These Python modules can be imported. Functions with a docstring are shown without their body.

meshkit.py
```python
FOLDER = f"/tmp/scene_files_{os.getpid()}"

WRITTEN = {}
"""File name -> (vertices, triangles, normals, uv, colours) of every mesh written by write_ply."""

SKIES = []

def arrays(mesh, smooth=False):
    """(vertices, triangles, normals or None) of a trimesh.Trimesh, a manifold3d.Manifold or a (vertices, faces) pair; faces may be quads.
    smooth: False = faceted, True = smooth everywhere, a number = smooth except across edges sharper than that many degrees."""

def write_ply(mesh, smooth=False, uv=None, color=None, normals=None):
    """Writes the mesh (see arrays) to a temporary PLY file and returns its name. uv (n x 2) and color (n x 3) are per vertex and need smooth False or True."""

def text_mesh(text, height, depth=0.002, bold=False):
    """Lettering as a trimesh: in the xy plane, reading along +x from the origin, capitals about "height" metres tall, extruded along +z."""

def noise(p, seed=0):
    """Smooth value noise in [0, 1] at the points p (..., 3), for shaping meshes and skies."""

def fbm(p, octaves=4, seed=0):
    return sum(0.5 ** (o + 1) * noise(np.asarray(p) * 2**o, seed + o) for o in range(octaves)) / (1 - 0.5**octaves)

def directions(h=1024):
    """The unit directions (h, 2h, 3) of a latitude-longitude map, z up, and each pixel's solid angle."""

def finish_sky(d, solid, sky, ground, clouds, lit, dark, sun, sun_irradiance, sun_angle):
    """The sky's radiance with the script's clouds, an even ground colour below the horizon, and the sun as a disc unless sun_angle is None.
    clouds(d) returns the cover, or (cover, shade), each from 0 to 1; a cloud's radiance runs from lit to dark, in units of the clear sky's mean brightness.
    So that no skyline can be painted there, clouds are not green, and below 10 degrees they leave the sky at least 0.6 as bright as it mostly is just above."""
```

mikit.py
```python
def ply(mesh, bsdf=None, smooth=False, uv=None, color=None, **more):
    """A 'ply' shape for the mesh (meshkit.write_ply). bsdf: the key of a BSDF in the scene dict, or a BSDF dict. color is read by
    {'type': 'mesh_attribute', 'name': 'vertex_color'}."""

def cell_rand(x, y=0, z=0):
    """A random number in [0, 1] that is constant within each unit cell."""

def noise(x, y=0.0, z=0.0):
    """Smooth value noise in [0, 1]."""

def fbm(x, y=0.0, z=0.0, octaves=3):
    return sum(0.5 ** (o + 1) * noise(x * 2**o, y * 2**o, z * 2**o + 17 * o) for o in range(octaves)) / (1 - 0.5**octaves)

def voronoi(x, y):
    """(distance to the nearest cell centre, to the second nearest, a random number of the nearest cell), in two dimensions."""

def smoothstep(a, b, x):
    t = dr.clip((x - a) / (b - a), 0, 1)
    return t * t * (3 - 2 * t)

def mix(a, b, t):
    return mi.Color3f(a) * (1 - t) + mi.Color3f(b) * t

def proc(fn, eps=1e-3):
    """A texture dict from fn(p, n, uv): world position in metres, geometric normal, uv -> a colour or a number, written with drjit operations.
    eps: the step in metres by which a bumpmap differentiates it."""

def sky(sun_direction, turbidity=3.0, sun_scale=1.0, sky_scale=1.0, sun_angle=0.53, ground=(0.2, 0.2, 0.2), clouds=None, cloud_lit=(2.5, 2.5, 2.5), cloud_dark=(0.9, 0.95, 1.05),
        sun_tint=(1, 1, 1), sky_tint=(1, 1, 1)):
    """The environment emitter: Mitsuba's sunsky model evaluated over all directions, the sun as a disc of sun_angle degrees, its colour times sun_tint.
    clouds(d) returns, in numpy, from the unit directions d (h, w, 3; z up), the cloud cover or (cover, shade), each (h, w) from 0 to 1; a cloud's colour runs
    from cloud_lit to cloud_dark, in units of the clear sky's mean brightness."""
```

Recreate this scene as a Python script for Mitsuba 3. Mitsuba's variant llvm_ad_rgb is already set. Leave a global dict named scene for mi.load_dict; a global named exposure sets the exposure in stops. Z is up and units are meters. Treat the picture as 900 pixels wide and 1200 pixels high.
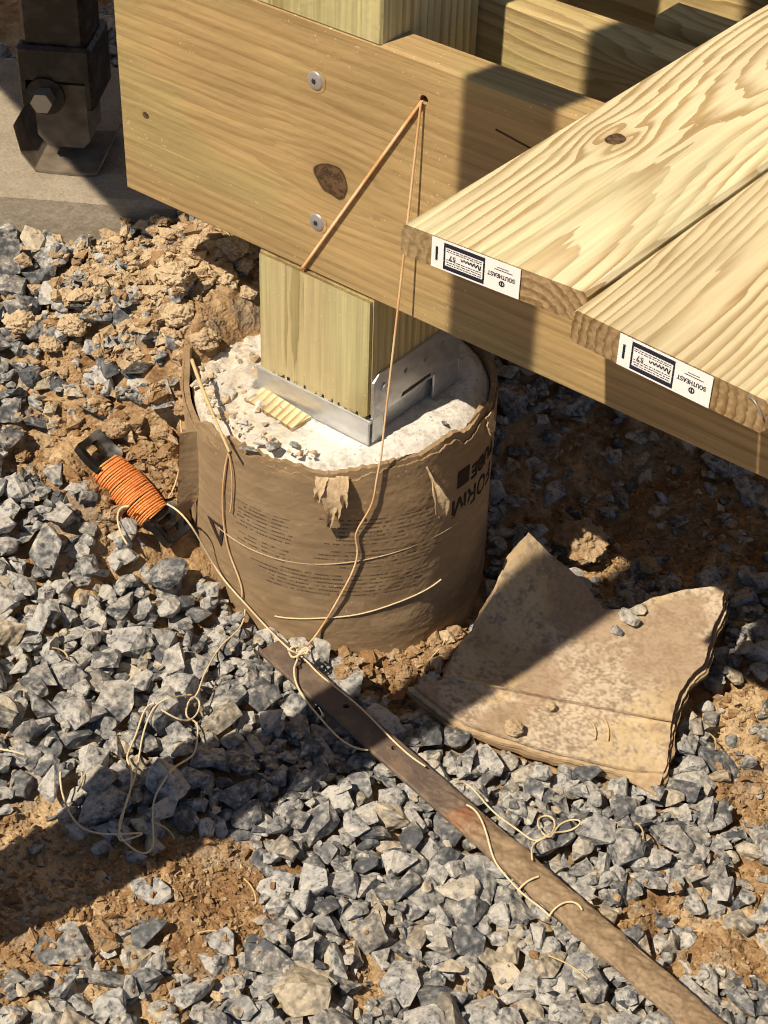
import math
import numpy as np
import drjit as dr
import mitsuba as mi
import mikit, meshkit
import trimesh
import manifold3d as m3
from scipy.spatial import ConvexHull
from scipy.ndimage import gaussian_filter, maximum_filter, map_coordinates
from scipy.interpolate import RBFInterpolator, CubicSpline
from shapely.geometry import Polygon, Point
from mikit import proc, fbm, noise, smoothstep, mix, cell_rand, voronoi

rng = np.random.default_rng(11)
T = mi.ScalarTransform4f
scene, labels = {}, {}

# ------------------------------------------------------------------ camera, sky, exposure
F, CX, CY = 2054.66, 450.0, 600.0                     # focal length and centre of the 900 x 1200 photograph
EYE = np.array([0.9855, -1.0834, 1.0413])
YAW, PITCH, ROLL = -0.6511, 0.6874, 0.035
FW = np.array([math.sin(YAW) * math.cos(PITCH), math.cos(YAW) * math.cos(PITCH), -math.sin(PITCH)])
_r = np.cross(FW, [0, 0, 1]); _r /= np.linalg.norm(_r); _u = np.cross(_r, FW)
RT = _r * math.cos(ROLL) + _u * math.sin(ROLL)
UP = -_r * math.sin(ROLL) + _u * math.cos(ROLL)
M = np.eye(4); M[:3, 0], M[:3, 1], M[:3, 2], M[:3, 3] = -RT, UP, FW, EYE
scene['camera'] = {'type': 'perspective', 'fov': 2 * math.degrees(math.atan(450 / F)), 'fov_axis': 'x',
                   'near_clip': 0.05, 'far_clip': 400.0, 'to_world': T(M)}
SUN_AZ = np.array([-0.192, -0.981]); SUN_EL = math.radians(55)
SUN = np.array([SUN_AZ[0] * math.cos(SUN_EL), SUN_AZ[1] * math.cos(SUN_EL), math.sin(SUN_EL)])
scene['sky'] = mikit.sky(SUN, turbidity=3, sky_scale=0.45, sun_tint=(1.0, 1.0, 0.985))
exposure = 1.9


def project(P):
    d = np.asarray(P, float) - EYE
    w = d @ FW
    return np.stack([CX + F * (d @ RT) / w, CY - F * (d @ UP) / w], -1)


def sight(px, py):
    d = FW + RT * (px - CX) / F - UP * (py - CY) / F
    return d / np.linalg.norm(d)


def on_plane(px, py, axis, value):
    d = sight(px, py)
    return EYE + d * (value - EYE[axis]) / d[axis]


# ------------------------------------------------------------------ naming helpers
def numbered(name):
    k, i = name, 0
    while k in scene or any(s.startswith(k + '__') for s in scene):
        i += 1
        k = f'{name}_{i:03d}'
    return k


def add(name, mesh, mat, parent=None, smooth=False, **kw):
    key = numbered(f'{parent}__{name}' if parent else name)
    scene[key] = mikit.ply(mesh, mat, smooth, **kw)
    return key


def tag(key, label=None, cat=None, group=None, kind=None):
    d = labels.setdefault(key, {})
    for a, b in (('label', label), ('category', cat), ('group', group), ('kind', kind)):
        if b: d[a] = b
    return key


def hermite(pts, n):
    pts = np.asarray(pts, float)
    s = np.concatenate([[0], np.cumsum(np.maximum(np.linalg.norm(np.diff(pts, axis=0), axis=1), 1e-6) ** .5)])
    return CubicSpline(s, pts)(np.linspace(0, s[-1], n))


def tube(points, radii, sides=8, caps=True):
    p = np.asarray(points, float); n = len(p)
    t = np.gradient(p, axis=0); t /= np.linalg.norm(t, axis=1, keepdims=True) + 1e-12
    a = np.zeros_like(p); ref = np.array([0, 0, 1.0]) if abs(t[0][2]) < .9 else np.array([1.0, 0, 0])
    a[0] = np.cross(t[0], ref)
    for i in range(1, n):
        a[i] = a[i - 1] - t[i] * (a[i - 1] @ t[i])
        a[i] /= np.linalg.norm(a[i]) + 1e-12
    a[0] /= np.linalg.norm(a[0]); b = np.cross(t, a)
    ang = np.arange(sides) * 2 * np.pi / sides
    r = np.broadcast_to(radii, (n,))
    v = (p[:, None] + r[:, None, None] * (np.cos(ang)[None, :, None] * a[:, None] + np.sin(ang)[None, :, None] * b[:, None])).reshape(-1, 3)
    i, j = np.meshgrid(np.arange(n - 1), np.arange(sides), indexing='ij')
    q = np.stack([i * sides + j, i * sides + (j + 1) % sides, (i + 1) * sides + (j + 1) % sides, (i + 1) * sides + j], -1).reshape(-1, 4)
    f = [np.vstack([q[:, [0, 1, 2]], q[:, [0, 2, 3]]])]
    if caps:
        v = np.vstack([v, p[:1], p[-1:]]); k = np.arange(sides)
        f.append(np.stack([(k + 1) % sides, k, k * 0 + len(v) - 2], 1))
        f.append(np.stack([k + (n - 1) * sides, (k + 1) % sides + (n - 1) * sides, k * 0 + len(v) - 1], 1))
    m = trimesh.Trimesh(v, np.vstack(f), process=False)
    m.fix_normals()
    return m


def cat(ms):
    return trimesh.util.concatenate(ms)


def box(x0, x1, y0, y1, z0, z1):
    return m3.Manifold.cube([x1 - x0, y1 - y0, z1 - z0]).translate([x0, y0, z0])


def soft_box(x0, x1, y0, y1, z0, z1, r=.002):
    pts = [[x, y, z] for x in (x0, x1) for y in (y0, y1) for z in (z0, z1)]
    out = []
    for p in pts:
        s = [1 if p[0] == x0 else -1, 1 if p[1] == y0 else -1, 1 if p[2] == z0 else -1]
        for k in range(3):
            q = list(p)
            for j in range(3):
                if j != k: q[j] += s[j] * r
            out.append(q)
    return m3.Manifold.hull_points(np.array(out))


def tm(man):
    m = man.to_mesh()
    return trimesh.Trimesh(np.array(m.vert_properties[:, :3]), np.array(m.tri_verts), process=False)


def grid_mesh(P):
    n, m = P.shape[:2]
    i, j = np.meshgrid(np.arange(n - 1), np.arange(m - 1), indexing='ij')
    a = (i * m + j).ravel()
    f = np.vstack([np.stack([a, a + m, a + m + 1], 1), np.stack([a, a + m + 1, a + 1], 1)])
    return trimesh.Trimesh(P.reshape(-1, 3), f, process=False)


def shell(P, N, th):
    """A sheet of thickness th: surface P (n, m, 3), pushed back along -N, with closed rims."""
    n, m = P.shape[:2]
    A, B = grid_mesh(P), grid_mesh(P - N * th)
    v = np.vstack([A.vertices, B.vertices]); k = n * m
    loop = np.concatenate([np.arange(m), np.arange(1, n) * m + m - 1, (n - 1) * m + np.arange(m - 2, -1, -1), np.arange(n - 2, 0, -1) * m])
    l2 = np.roll(loop, -1)
    rim = np.vstack([np.stack([loop, l2, l2 + k], 1), np.stack([loop, l2 + k, loop + k], 1)])
    t = trimesh.Trimesh(v, np.vstack([A.faces, B.faces[:, ::-1] + k, rim]), process=False)
    t.fix_normals()
    return t


# ------------------------------------------------------------------ materials
def mat(name, color, rough=.8, bump=None, bscale=1.0, eps=1e-3, spec=.3, metallic=0.0, **kw):
    b = {'type': 'principled', 'base_color': color if isinstance(color, dict) else {'type': 'rgb', 'value': list(color)},
         'roughness': rough, 'specular': spec, 'metallic': metallic, **kw}
    if bump is not None:
        b = {'type': 'bumpmap', 'tex': proc(bump, eps), 'scale': bscale, 'bsdf': b}
    scene[name] = {'type': 'twosided', 'bsdf': b}
    return name


def turned(p):
    return mi.Point3f(.64 * p.x + .60 * p.y + .48 * p.z, -.77 * p.x + .50 * p.y + .40 * p.z, .0 * p.x - .62 * p.y + .78 * p.z)


def wood(name, o, L, W, Th, u0, v0, ring, light, dark, seed, knots=(), wob=.02, vwob=.01, wlen=2.0, late=.8, fine=.16, tint=None, relief=.0005, rough=.62, stain=.3):
    o, L, W, Th = ([float(a) for a in x] for x in (o, L, W, Th))

    def base(p):
        d = p - mi.Point3f(*o)
        w, u, v = (d.x * a[0] + d.y * a[1] + d.z * a[2] for a in (L, W, Th))
        return w, u, v

    def rings(p):
        w, u, v = base(p)
        uu = u - u0 - wob * (noise(w * wlen + seed, 3.3 + seed, 1.7) - .5)
        vv = v - v0 - vwob * (noise(w * wlen * 1.25 + 7.1 + seed, 9.2, seed) - .5) * 2
        r = dr.sqrt(uu * uu + vv * vv + 1e-9)
        r += ring * .55 * (fbm(w * 6 + seed, u * 26, v * 26, 2) - .5) + ring * .30 * (noise(w * 9, u * 260, v * 260 + seed) - .5) + ring * .16 * (noise(w * 40, u * 420, v * 420 + seed) - .5)
        k, halo = mi.Float(0), mi.Float(0)
        for (kw, ku, kr) in knots:
            dw, du = (w - kw), (u - ku)
            q = dr.sqrt(dw * dw * .35 + du * du)
            r += ring * 2.2 * dr.exp(-dr.square(q / (kr * 2.6))) * dr.select(du > 0, 1.0, -1.0) * smoothstep(0, kr * 1.2, dr.abs(du))
            q2 = dr.sqrt(dw * dw * .6 + du * du) + kr * .30 * (noise(w * 90, u * 90, seed) - .5)
            k = dr.maximum(k, 1 - smoothstep(kr * .72, kr * 1.05, q2))
            halo = dr.maximum(halo, dr.exp(-dr.square(q2 / (kr * 1.9))))
        s = r / ring
        s = s - dr.floor(s)
        s = s ** 1.6
        return dr.minimum(smoothstep(.12, .86, s) * (1 - smoothstep(.93, 1.0, s)) + .55 * halo, 1.4), w, u, v, k

    def col(p, n, uv):
        l, w, u, v, k = rings(p)
        vary = .55 + .9 * noise(w * 5 + seed, u * 30, v * 30)
        f = noise(w * 25 + seed, u * 800, v * 800) * .4 + noise(w * 14, u * 330, v * 330) * .6
        c = mix(light, dark, dr.clip(l * late * vary, 0, 1)) * (1 - fine + 2 * fine * f)
        b = fbm(w * 5 + 3 * seed, u * 14, v * 14, 3)
        c = c * (1 - stain * .5 + stain * b)
        if tint is not None:
            c = mix(c, mi.Color3f(*tint) * (.7 + .6 * f), .65 * smoothstep(.5, .72, fbm(w * 7 + seed + 5, u * 16, v * 16, 3)))
        t = turned(p)
        c = mix(c, mi.Color3f(.72, .63, .44), .5 * smoothstep(.86, .93, noise(t.x * 360, t.y * 360, t.z * 360 + seed)) * smoothstep(.5, .7, noise(w * 22, u * 22, seed)))
        e = dr.abs(n.x * L[0] + n.y * L[1] + n.z * L[2])
        c = mix(c, c * mi.Color3f(.50, .42, .36) * (.8 + .4 * noise(u * 500, v * 500, seed)), smoothstep(.6, .9, e))
        kn = smoothstep(0.0, .5, k)
        t2 = turned(p)
        core = noise(t2.x * 200, t2.y * 200, t2.z * 200 + seed) * .5 + noise(t2.x * 520, t2.y * 520, t2.z * 520) * .5
        kc = mix(mi.Color3f(.035, .018, .010), mix((.045, .024, .014), (.12, .072, .042), smoothstep(.3, .7, core)), smoothstep(.4, .95, k))
        return mix(c, kc, kn * .95)

    def bmp(p, n, uv):
        l, w, u, v, k = rings(p) if relief > .0004 else (0.0, *base(p), 0.0)
        return relief * (l * .8 - k * 1.2) + .00022 * noise(w * 60, u * 1500, v * 1500) + .00035 * noise(w * 260, u * 260, v * 260 + seed)

    return mat(name, proc(col), rough, bmp, 1.0, 4e-4, spec=.25)


def stone_col(p, n, uv):
    a, h = uv.x, uv.y
    q = turned(p)
    s = a * 91.0
    v1 = fbm(q.x * 40 + s, q.y * 40, q.z * 40 + s, 2)
    v2 = fbm(q.x * 230, q.y * 230 + s, q.z * 130, 3)
    v3 = noise(q.x * 620, q.y * 620, q.z * 420)
    c = mix((.085, .095, .110), (.43, .44, .44), smoothstep(.15, .95, v1 * .4 + a * .6 + (v2 - .5) * .8 + .03))
    c = mix(c, (.62, .615, .58), .6 * smoothstep(.58, .70, v2 * .55 + v3 * .45) * smoothstep(.35, .6, v1))
    c = mix(c, (.055, .06, .07), .6 * smoothstep(.57, .69, 1 - (v2 * .5 + v3 * .5)))
    c = mix(c, (.52, .44, .30), .75 * smoothstep(.78, .97, h) * (.5 + .5 * smoothstep(.35, .6, v2)))
    dust = smoothstep(.1, .95, n.z) * smoothstep(.42, .62, v1 * .6 + v2 * .4)
    return mix(c, (.52, .485, .41), .32 * dust)


def stone_bump(p, n, uv):
    return   .0042 * fbm(p.x * 150, p.y * 150, p.z * 150, 2) + .0012 * noise(p.x * 55 + 5, p.y * 55, p.z * 55)


mat('rock', proc(stone_col), .75, stone_bump, 1.0, 6e-4, spec=.35)


def soil_col(p, n, uv):
    a = fbm(p.x * 9, p.y * 9, p.z * 9, 3)
    b = fbm(p.x * 70 + 4, p.y * 70, p.z * 70, 3)
    g = noise(p.x * 520, p.y * 520, p.z * 520)
    c = mix((.235, .138, .068), (.45, .32, .18), smoothstep(.3, .7, a * .55 + b * .45))
    c = mix(c, (.55, .43, .27), .65 * smoothstep(.5, .72, fbm(p.x * 14 + 31, p.y * 14, 2, 3)))
    c = mix(c, (.30, .27, .22), .5 * smoothstep(.6, .75, fbm(p.x * 23 + 11, p.y * 23, 5, 2)))
    return c * (.72 + .5 * g) * (.8 + .4 * b)


def soil_bump(p, n, uv):
    return .0050 * fbm(p.x * 170, p.y * 170, p.z * 170, 3) + .0014 * noise(p.x * 600, p.y * 600, p.z * 600)


mat('soil', proc(soil_col), .95, soil_bump, 1.0, 6e-4, spec=.1)


def clod_col(p, n, uv):
    b = fbm(p.x * 80 + 4, p.y * 80, p.z * 80, 3)
    g = noise(p.x * 600, p.y * 600, p.z * 600)
    c = mix((.27, .165, .08), (.53, .425, .285), smoothstep(.1, .9, uv.x * .8 + (b - .4) * .7))
    return c * (.8 + .35 * g)


mat('clay', proc(clod_col), .95, soil_bump, 1.0, 6e-4, spec=.1)


def conc_col(p, n, uv):
    q = turned(p)
    a = fbm(q.x * 30, q.y * 30, 3 + q.z * 30, 3)
    b = fbm(q.x * 170, q.y * 170, q.z * 170, 3)
    g = noise(q.x * 480, q.y * 480, q.z * 480)
    c = mix((.40, .39, .365), (.72, .715, .69), smoothstep(.25, .62, a * .4 + b * .4 + g * .2))
    c = mix(c, (.22, .21, .20), .7 * smoothstep(.66, .76, b * .6 + g * .4))
    left = smoothstep(.09, -.05, p.x + .35 * (a - .5) + p.y * .15)
    return mix(c, mix((.30, .235, .155), (.62, .57, .47), smoothstep(.3, .7, b)), left * smoothstep(.40, .54, b * .5 + a * .3 + g * .2))


mat('concrete', proc(conc_col), .9, lambda p, n, uv: .0014 * fbm(p.x * 190, p.y * 190, p.z * 190, 4), 1.0, 6e-4, spec=.2)


def slab_col(p, n, uv):
    b = fbm(p.x * 40, p.y * 40, p.z * 40, 4)
    g = noise(p.x * 500, p.y * 500, p.z * 500)
    return mix((.25, .22, .17), (.40, .36, .29), b) * (.8 + .4 * g)


mat('old_concrete', proc(slab_col), .9, lambda p, n, uv: .0012 * fbm(p.x * 160, p.y * 160, p.z * 160, 3), 1.0, 6e-4, spec=.2)

TX, TY, TR = .0445, .0705, .1625                          # the footing


def print_lines(th, z):
    """Fine print rows and marks on the form tube: 1 where there is ink (flat print)."""
    s = th * TR
    ink = mi.Float(0)
    zz = z + .014 * noise(s * 3.0, 5.0)
    for s0, s1, z0, z1, k in ((-.262, -.19, -.122, -.062, 1), (-.172, -.03, -.118, -.050, 2), (-.25, -.04, -.155, -.124, 3)):
        row = (zz - z0) / .0052
        ri = dr.floor(row)
        rf = row - ri
        ln = .55 + .45 * cell_rand(ri, k, 4)
        word = cell_rand(dr.floor(s / .0034 + 3 * cell_rand(ri, k)), ri, k)
        chars = cell_rand(dr.floor(s / .0009), ri, k + 9)
        on = (zz > z0) & (zz < z1) & (s > s0 + (1 - ln) * .5 * (s1 - s0)) & (s < s1 - (1 - ln) * .3 * (s1 - s0)) & (rf > .3) & (rf < .68)
        ink = dr.maximum(ink, dr.select(on & (word > .14), .45 + .5 * chars, 0) * dr.select(cell_rand(ri, k, 8) > .15, 1, 0))
    return ink


def card_col(p, n, uv):
    x, y = p.x - TX, p.y - TY
    th = dr.atan2(y, x)
    a = fbm(th * 4, p.z * 20, 3, 3)
    b = fbm(p.x * 120, p.y * 120, p.z * 160, 3)
    st = noise(th * 5, p.z * 300, 2)
    c = mix((.225, .155, .090), (.36, .265, .162), a * .6 + b * .4) * (.88 + .22 * st)
    c = mix(c, (.44, .33, .2), .6 * smoothstep(.56, .7, fbm(p.x * 40 + 5, p.y * 40, p.z * 40, 3)) * smoothstep(-.1, -.2, p.z))
    spk = smoothstep(.84, .9, noise(p.x * 260, p.y * 260, p.z * 260)) * smoothstep(.45, .65, noise(p.x * 20, p.y * 20, p.z * 20))
    c = mix(c, (.52, .41, .27), .6 * spk)
    rr = dr.sqrt(x * x + y * y)
    out = dr.select(rr > TR - .0022, 1.0, 0.0)
    worn = smoothstep(.25, .5, noise(th * 30, p.z * 110, 8))
    return mix(c, (.03, .026, .024), .85 * print_lines(th, p.z) * out * (.35 + .65 * worn))


def card_bump(p, n, uv):
    th = dr.atan2(p.y - TY, p.x - TX)
    return .0007 * fbm(p.x * 200, p.y * 200, p.z * 200, 3) + .0007 * fbm(th * 3, p.z * 70, 1, 3)


mat('card', proc(card_col), .8, card_bump, 1.0, 6e-4, spec=.2)


def fibre_col(p, n, uv):
    q = turned(p)
    b = fbm(q.x * 130, q.y * 130, q.z * 130, 3)
    f = noise(q.x * 330, q.y * 330, q.z * 330)
    c = mix((.30, .235, .165), (.58, .495, .385), smoothstep(.25, .7, b * .5 + f * .5))
    c = mix(c, (.34, .245, .165), .7 * smoothstep(.5, .66, fbm(q.x * 16 + 2, q.y * 16, 4, 3)))
    return mix(c, (.55, .43, .24), .6 * smoothstep(.46, .6, fbm(p.x * 11 + 9, p.y * 11, 1, 2)) * smoothstep(.3, .6, b))


mat('fibre', proc(fibre_col), .92, lambda p, n, uv: .0011 * fbm(p.x * 260, p.y * 260, p.z * 260, 3), 1.0, 5e-4, spec=.15)
mat('torn_paper', proc(lambda p, n, uv: mix((.36, .26, .15), (.62, .5, .34), fbm(p.x * 180, p.y * 180, p.z * 180, 3))), .9,
    lambda p, n, uv: .0008 * fbm(p.x * 260, p.y * 260, p.z * 260, 2), 1.0, 5e-4, spec=.1)


def galv_col(p, n, uv):
    v = fbm(p.x * 90, p.y * 90, p.z * 140, 3)
    return mix((.50, .52, .545), (.74, .755, .77), v)


mat('galvanised', proc(galv_col), proc(lambda p, n, uv: .32 + .25 * fbm(p.x * 120, p.y * 120, p.z * 120, 2)), spec=.5, metallic=.82)
mat('screw_metal', (.55, .57, .62), .4, metallic=.75, spec=.5)
mat('recess', (.03, .03, .035), .6)


def steel_col(p, n, uv):
    b = fbm(p.x * 70, p.y * 70, p.z * 70, 4)
    g = noise(p.x * 420, p.y * 420, p.z * 420)
    s = (p.x - .30) * .80 - (p.y + .1) * .2                      # dirt cakes its lower half
    c = mix((.085, .066, .055), (.165, .125, .10), b)
    c = mix(c, (.24, .085, .035),   .9 * smoothstep(.53, .62, fbm(p.x * 24 + 3, p.y * 24, p.z * 24, 2)))
    mud = smoothstep(.06, .15, s + .10 * (b - .5))
    return mix(c, mix((.18, .13, .08), (.33, .245, .155), b) * (.75 + .5 * g), dr.maximum(mud, .25 * smoothstep(.5, .65, b)))


mat('stake_steel', proc(steel_col), .62, lambda p, n, uv: .0012 * fbm(p.x * 160, p.y * 160, p.z * 160, 3), 1.0, 6e-4, spec=.4)


def black_col(p, n, uv):
    b = fbm(p.x * 60, p.y * 60, p.z * 60, 3)
    return mix((.006, .006, .007), (.035, .032, .03), smoothstep(.45, .75, b))


mat('black_steel', proc(black_col), .4, lambda p, n, uv: .0014 * fbm(p.x * 220, p.y * 220, p.z * 220, 3), 1.0, 6e-4, spec=.5)
mat('dirty_steel', proc(lambda p, n, uv: mix((.05, .042, .03), (.26, .22, .17), fbm(p.x * 60, p.y * 60, p.z * 60, 3))), .7, spec=.4)
mat('bolt_steel', (.42, .42, .41), .38, metallic=.7, spec=.5)
mat('black_plastic', proc(lambda p, n, uv: mix((.012, .012, .013), (.09, .085, .075), smoothstep(.5, .72, fbm(p.x * 80, p.y * 80, p.z * 80, 3)))), .32, spec=.5)
mat('orange_twine', proc(lambda p, n, uv: mix((.80, .25, .05), (.90, .50, .20), noise(p.x * 700, p.y * 700, p.z * 700))), .75, spec=.2)
mat('faded_twine', proc(lambda p, n, uv: mix((.66, .40, .19), (.80, .60, .38), smoothstep(.3, .7, fbm(p.x * 30, p.y * 30, p.z * 30, 2)))), .75, spec=.2)
mat('pale_twine', proc(lambda p, n, uv: mix((.66, .53, .34), (.74, .64, .45), fbm(p.x * 30, p.y * 30, p.z * 30, 2))), .8, spec=.2)
mat('label_white', (.86, .87, .88), .5, spec=.3)
mat('ink', (.02, .022, .04), .6, spec=.2)
mat('print_ink', (.045, .032, .026), .8, spec=.1)
mat('straw', (.55, .44, .24), .8, spec=.2)
mat('siding', (.55, .53, .5), .6, spec=.3)

ZB, ZT, S = .1644, .4154, .14                              # beam bottom and top, post width
BT = .0244
wood('post_wood', (0, 0, 0), (0, 0, 1), (1, 0, 0), (0, 1, 0), .06, .32, .0105, (.50, .43, .235), (.30, .25, .11), 2.0, wob=.003, vwob=.003, wlen=.6, late=.9, tint=(.50, .48, .25), relief=.0007, stain=.22, fine=.2)
wood('beam_wood', (-.18, 0, ZB), (1, 0, 0), (0, 0, 1), (0, 1, 0), .34, .19, .0095, (.415, .30, .145), (.315, .215, .095), 5.0,
     knots=((.268, .1053, .0165), (.034, .0915, .0035)), wob=.02, wlen=2.2, vwob=.02, late=.75, fine=.2, tint=(.36, .30, .135), relief=.00025, stain=.42)
wood('joist_wood', (0, .14, ZB), (1, 0, 0), (0, 0, 1), (0, 1, 0), .1, -.06, .011, (.50, .40, .195), (.30, .205, .085), 8.0, wob=.05, wlen=4, vwob=.03, late=.8, tint=(.40, .36, .16), stain=.35, knots=((.33, .225, .012),))
wood('deck_wood', (.4315, -.25, ZT + BT), (-.0107, 1, 0), (1, .0107, 0), (0, 0, 1), .012, -.032, .0072, (.70, .61, .395), (.40, .295, .145), 3.0,
     knots=((.198, -.028, .0075),), wob=.05, vwob=.021, wlen=2.9, late=1.0, fine=.13, tint=(.60, .56, .35), relief=.0006, stain=.5)
wood('deck_wood_b', (.578, -.265, ZT + BT), (0, 1, 0), (1, 0, 0), (0, 0, 1), -.012, -.020, .0066, (.69, .595, .375), (.39, .28, .13), 12.0,
     wob=.06, vwob=.020, wlen=3.0, late=1.0, fine=.13, relief=.0007, stain=.5)
mat('stake_wood', (.42, .33, .2), .7)

# ------------------------------------------------------------------ the ground: a pit round the footing, gravel heaped to the left
CTRL = [(30, 1020, -.172), (150, 960, -.18), (240, 920, -.195), (310, 885, -.205), (420, 880, -.245), (520, 790, -.25), (440, 765, -.250), (360, 745, -.235),
        (300, 700, -.215), (540, 715, -.262), (655, 600, -.245), (900, 800, -.285), (700, 900, -.255), (0, 600, -.12), (150, 585, -.115), (192, 570, -.14),
        (100, 420, -.045), (170, 450, .0), (200, 430, .02), (222, 400, .03), (192, 485, -.045), (212, 530, -.10), (120, 510, -.085), (222, 600, -.165), (238, 655, -.19), (0, 292, -.018), (90, 285, -.014), (240, 288, .045), (160, 272, -.01), (0, 1200, -.155), (450, 1200, -.225), (900, 1200, -.245), (900, 1000, -.28),
        (700, 560, -.24), (850, 570, -.25), (620, 470, -.17), (0, 800, -.14), (270, 660, -.19), (250, 370, .035)]
cx = np.array([np.append(on_plane(a, b, 2, z)[:2], z) for a, b, z in CTRL])
far = np.array([(-1.3, -.2, 0), (-1.2, .6, .02), (-.7, 1.2, .0), (.3, 1.2, -.12), (1.1, .9, -.18), (1.4, 0, -.2), (1.1, -.9, -.2), (0, -1.3, -.15), (-.9, -.9, -.06)])
rbf = RBFInterpolator(np.vstack([cx[:, :2], far[:, :2]]), np.concatenate([cx[:, 2], far[:, 2]]), kernel='thin_plate_spline', smoothing=2e-4)


def ground_z(x, y):
    P = np.stack([np.ravel(x), np.ravel(y)], 1)
    r = np.linalg.norm(P - [.1, .05], axis=1)
    k = np.clip((1.55 - r) / .6, 0, 1); k = k * k * (3 - 2 * k)
    z = np.full(len(P), -.1)
    on = k > 0
    z[on] = rbf(P[on]) * k[on] + -.1 * (1 - k[on])
    return z.reshape(np.shape(x))


H = .003
gx, gy = np.arange(-.78, .90, H), np.arange(-.72, .80, H)
GX, GY = np.meshgrid(gx, gy, indexing='ij')
Z0 = ground_z(GX, GY)
PXY = project(np.stack([GX, GY, Z0], -1))
INVIEW = (PXY[..., 0] > -160) & (PXY[..., 0] < 1060) & (PXY[..., 1] > -60) & (PXY[..., 1] < 1370)

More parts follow.
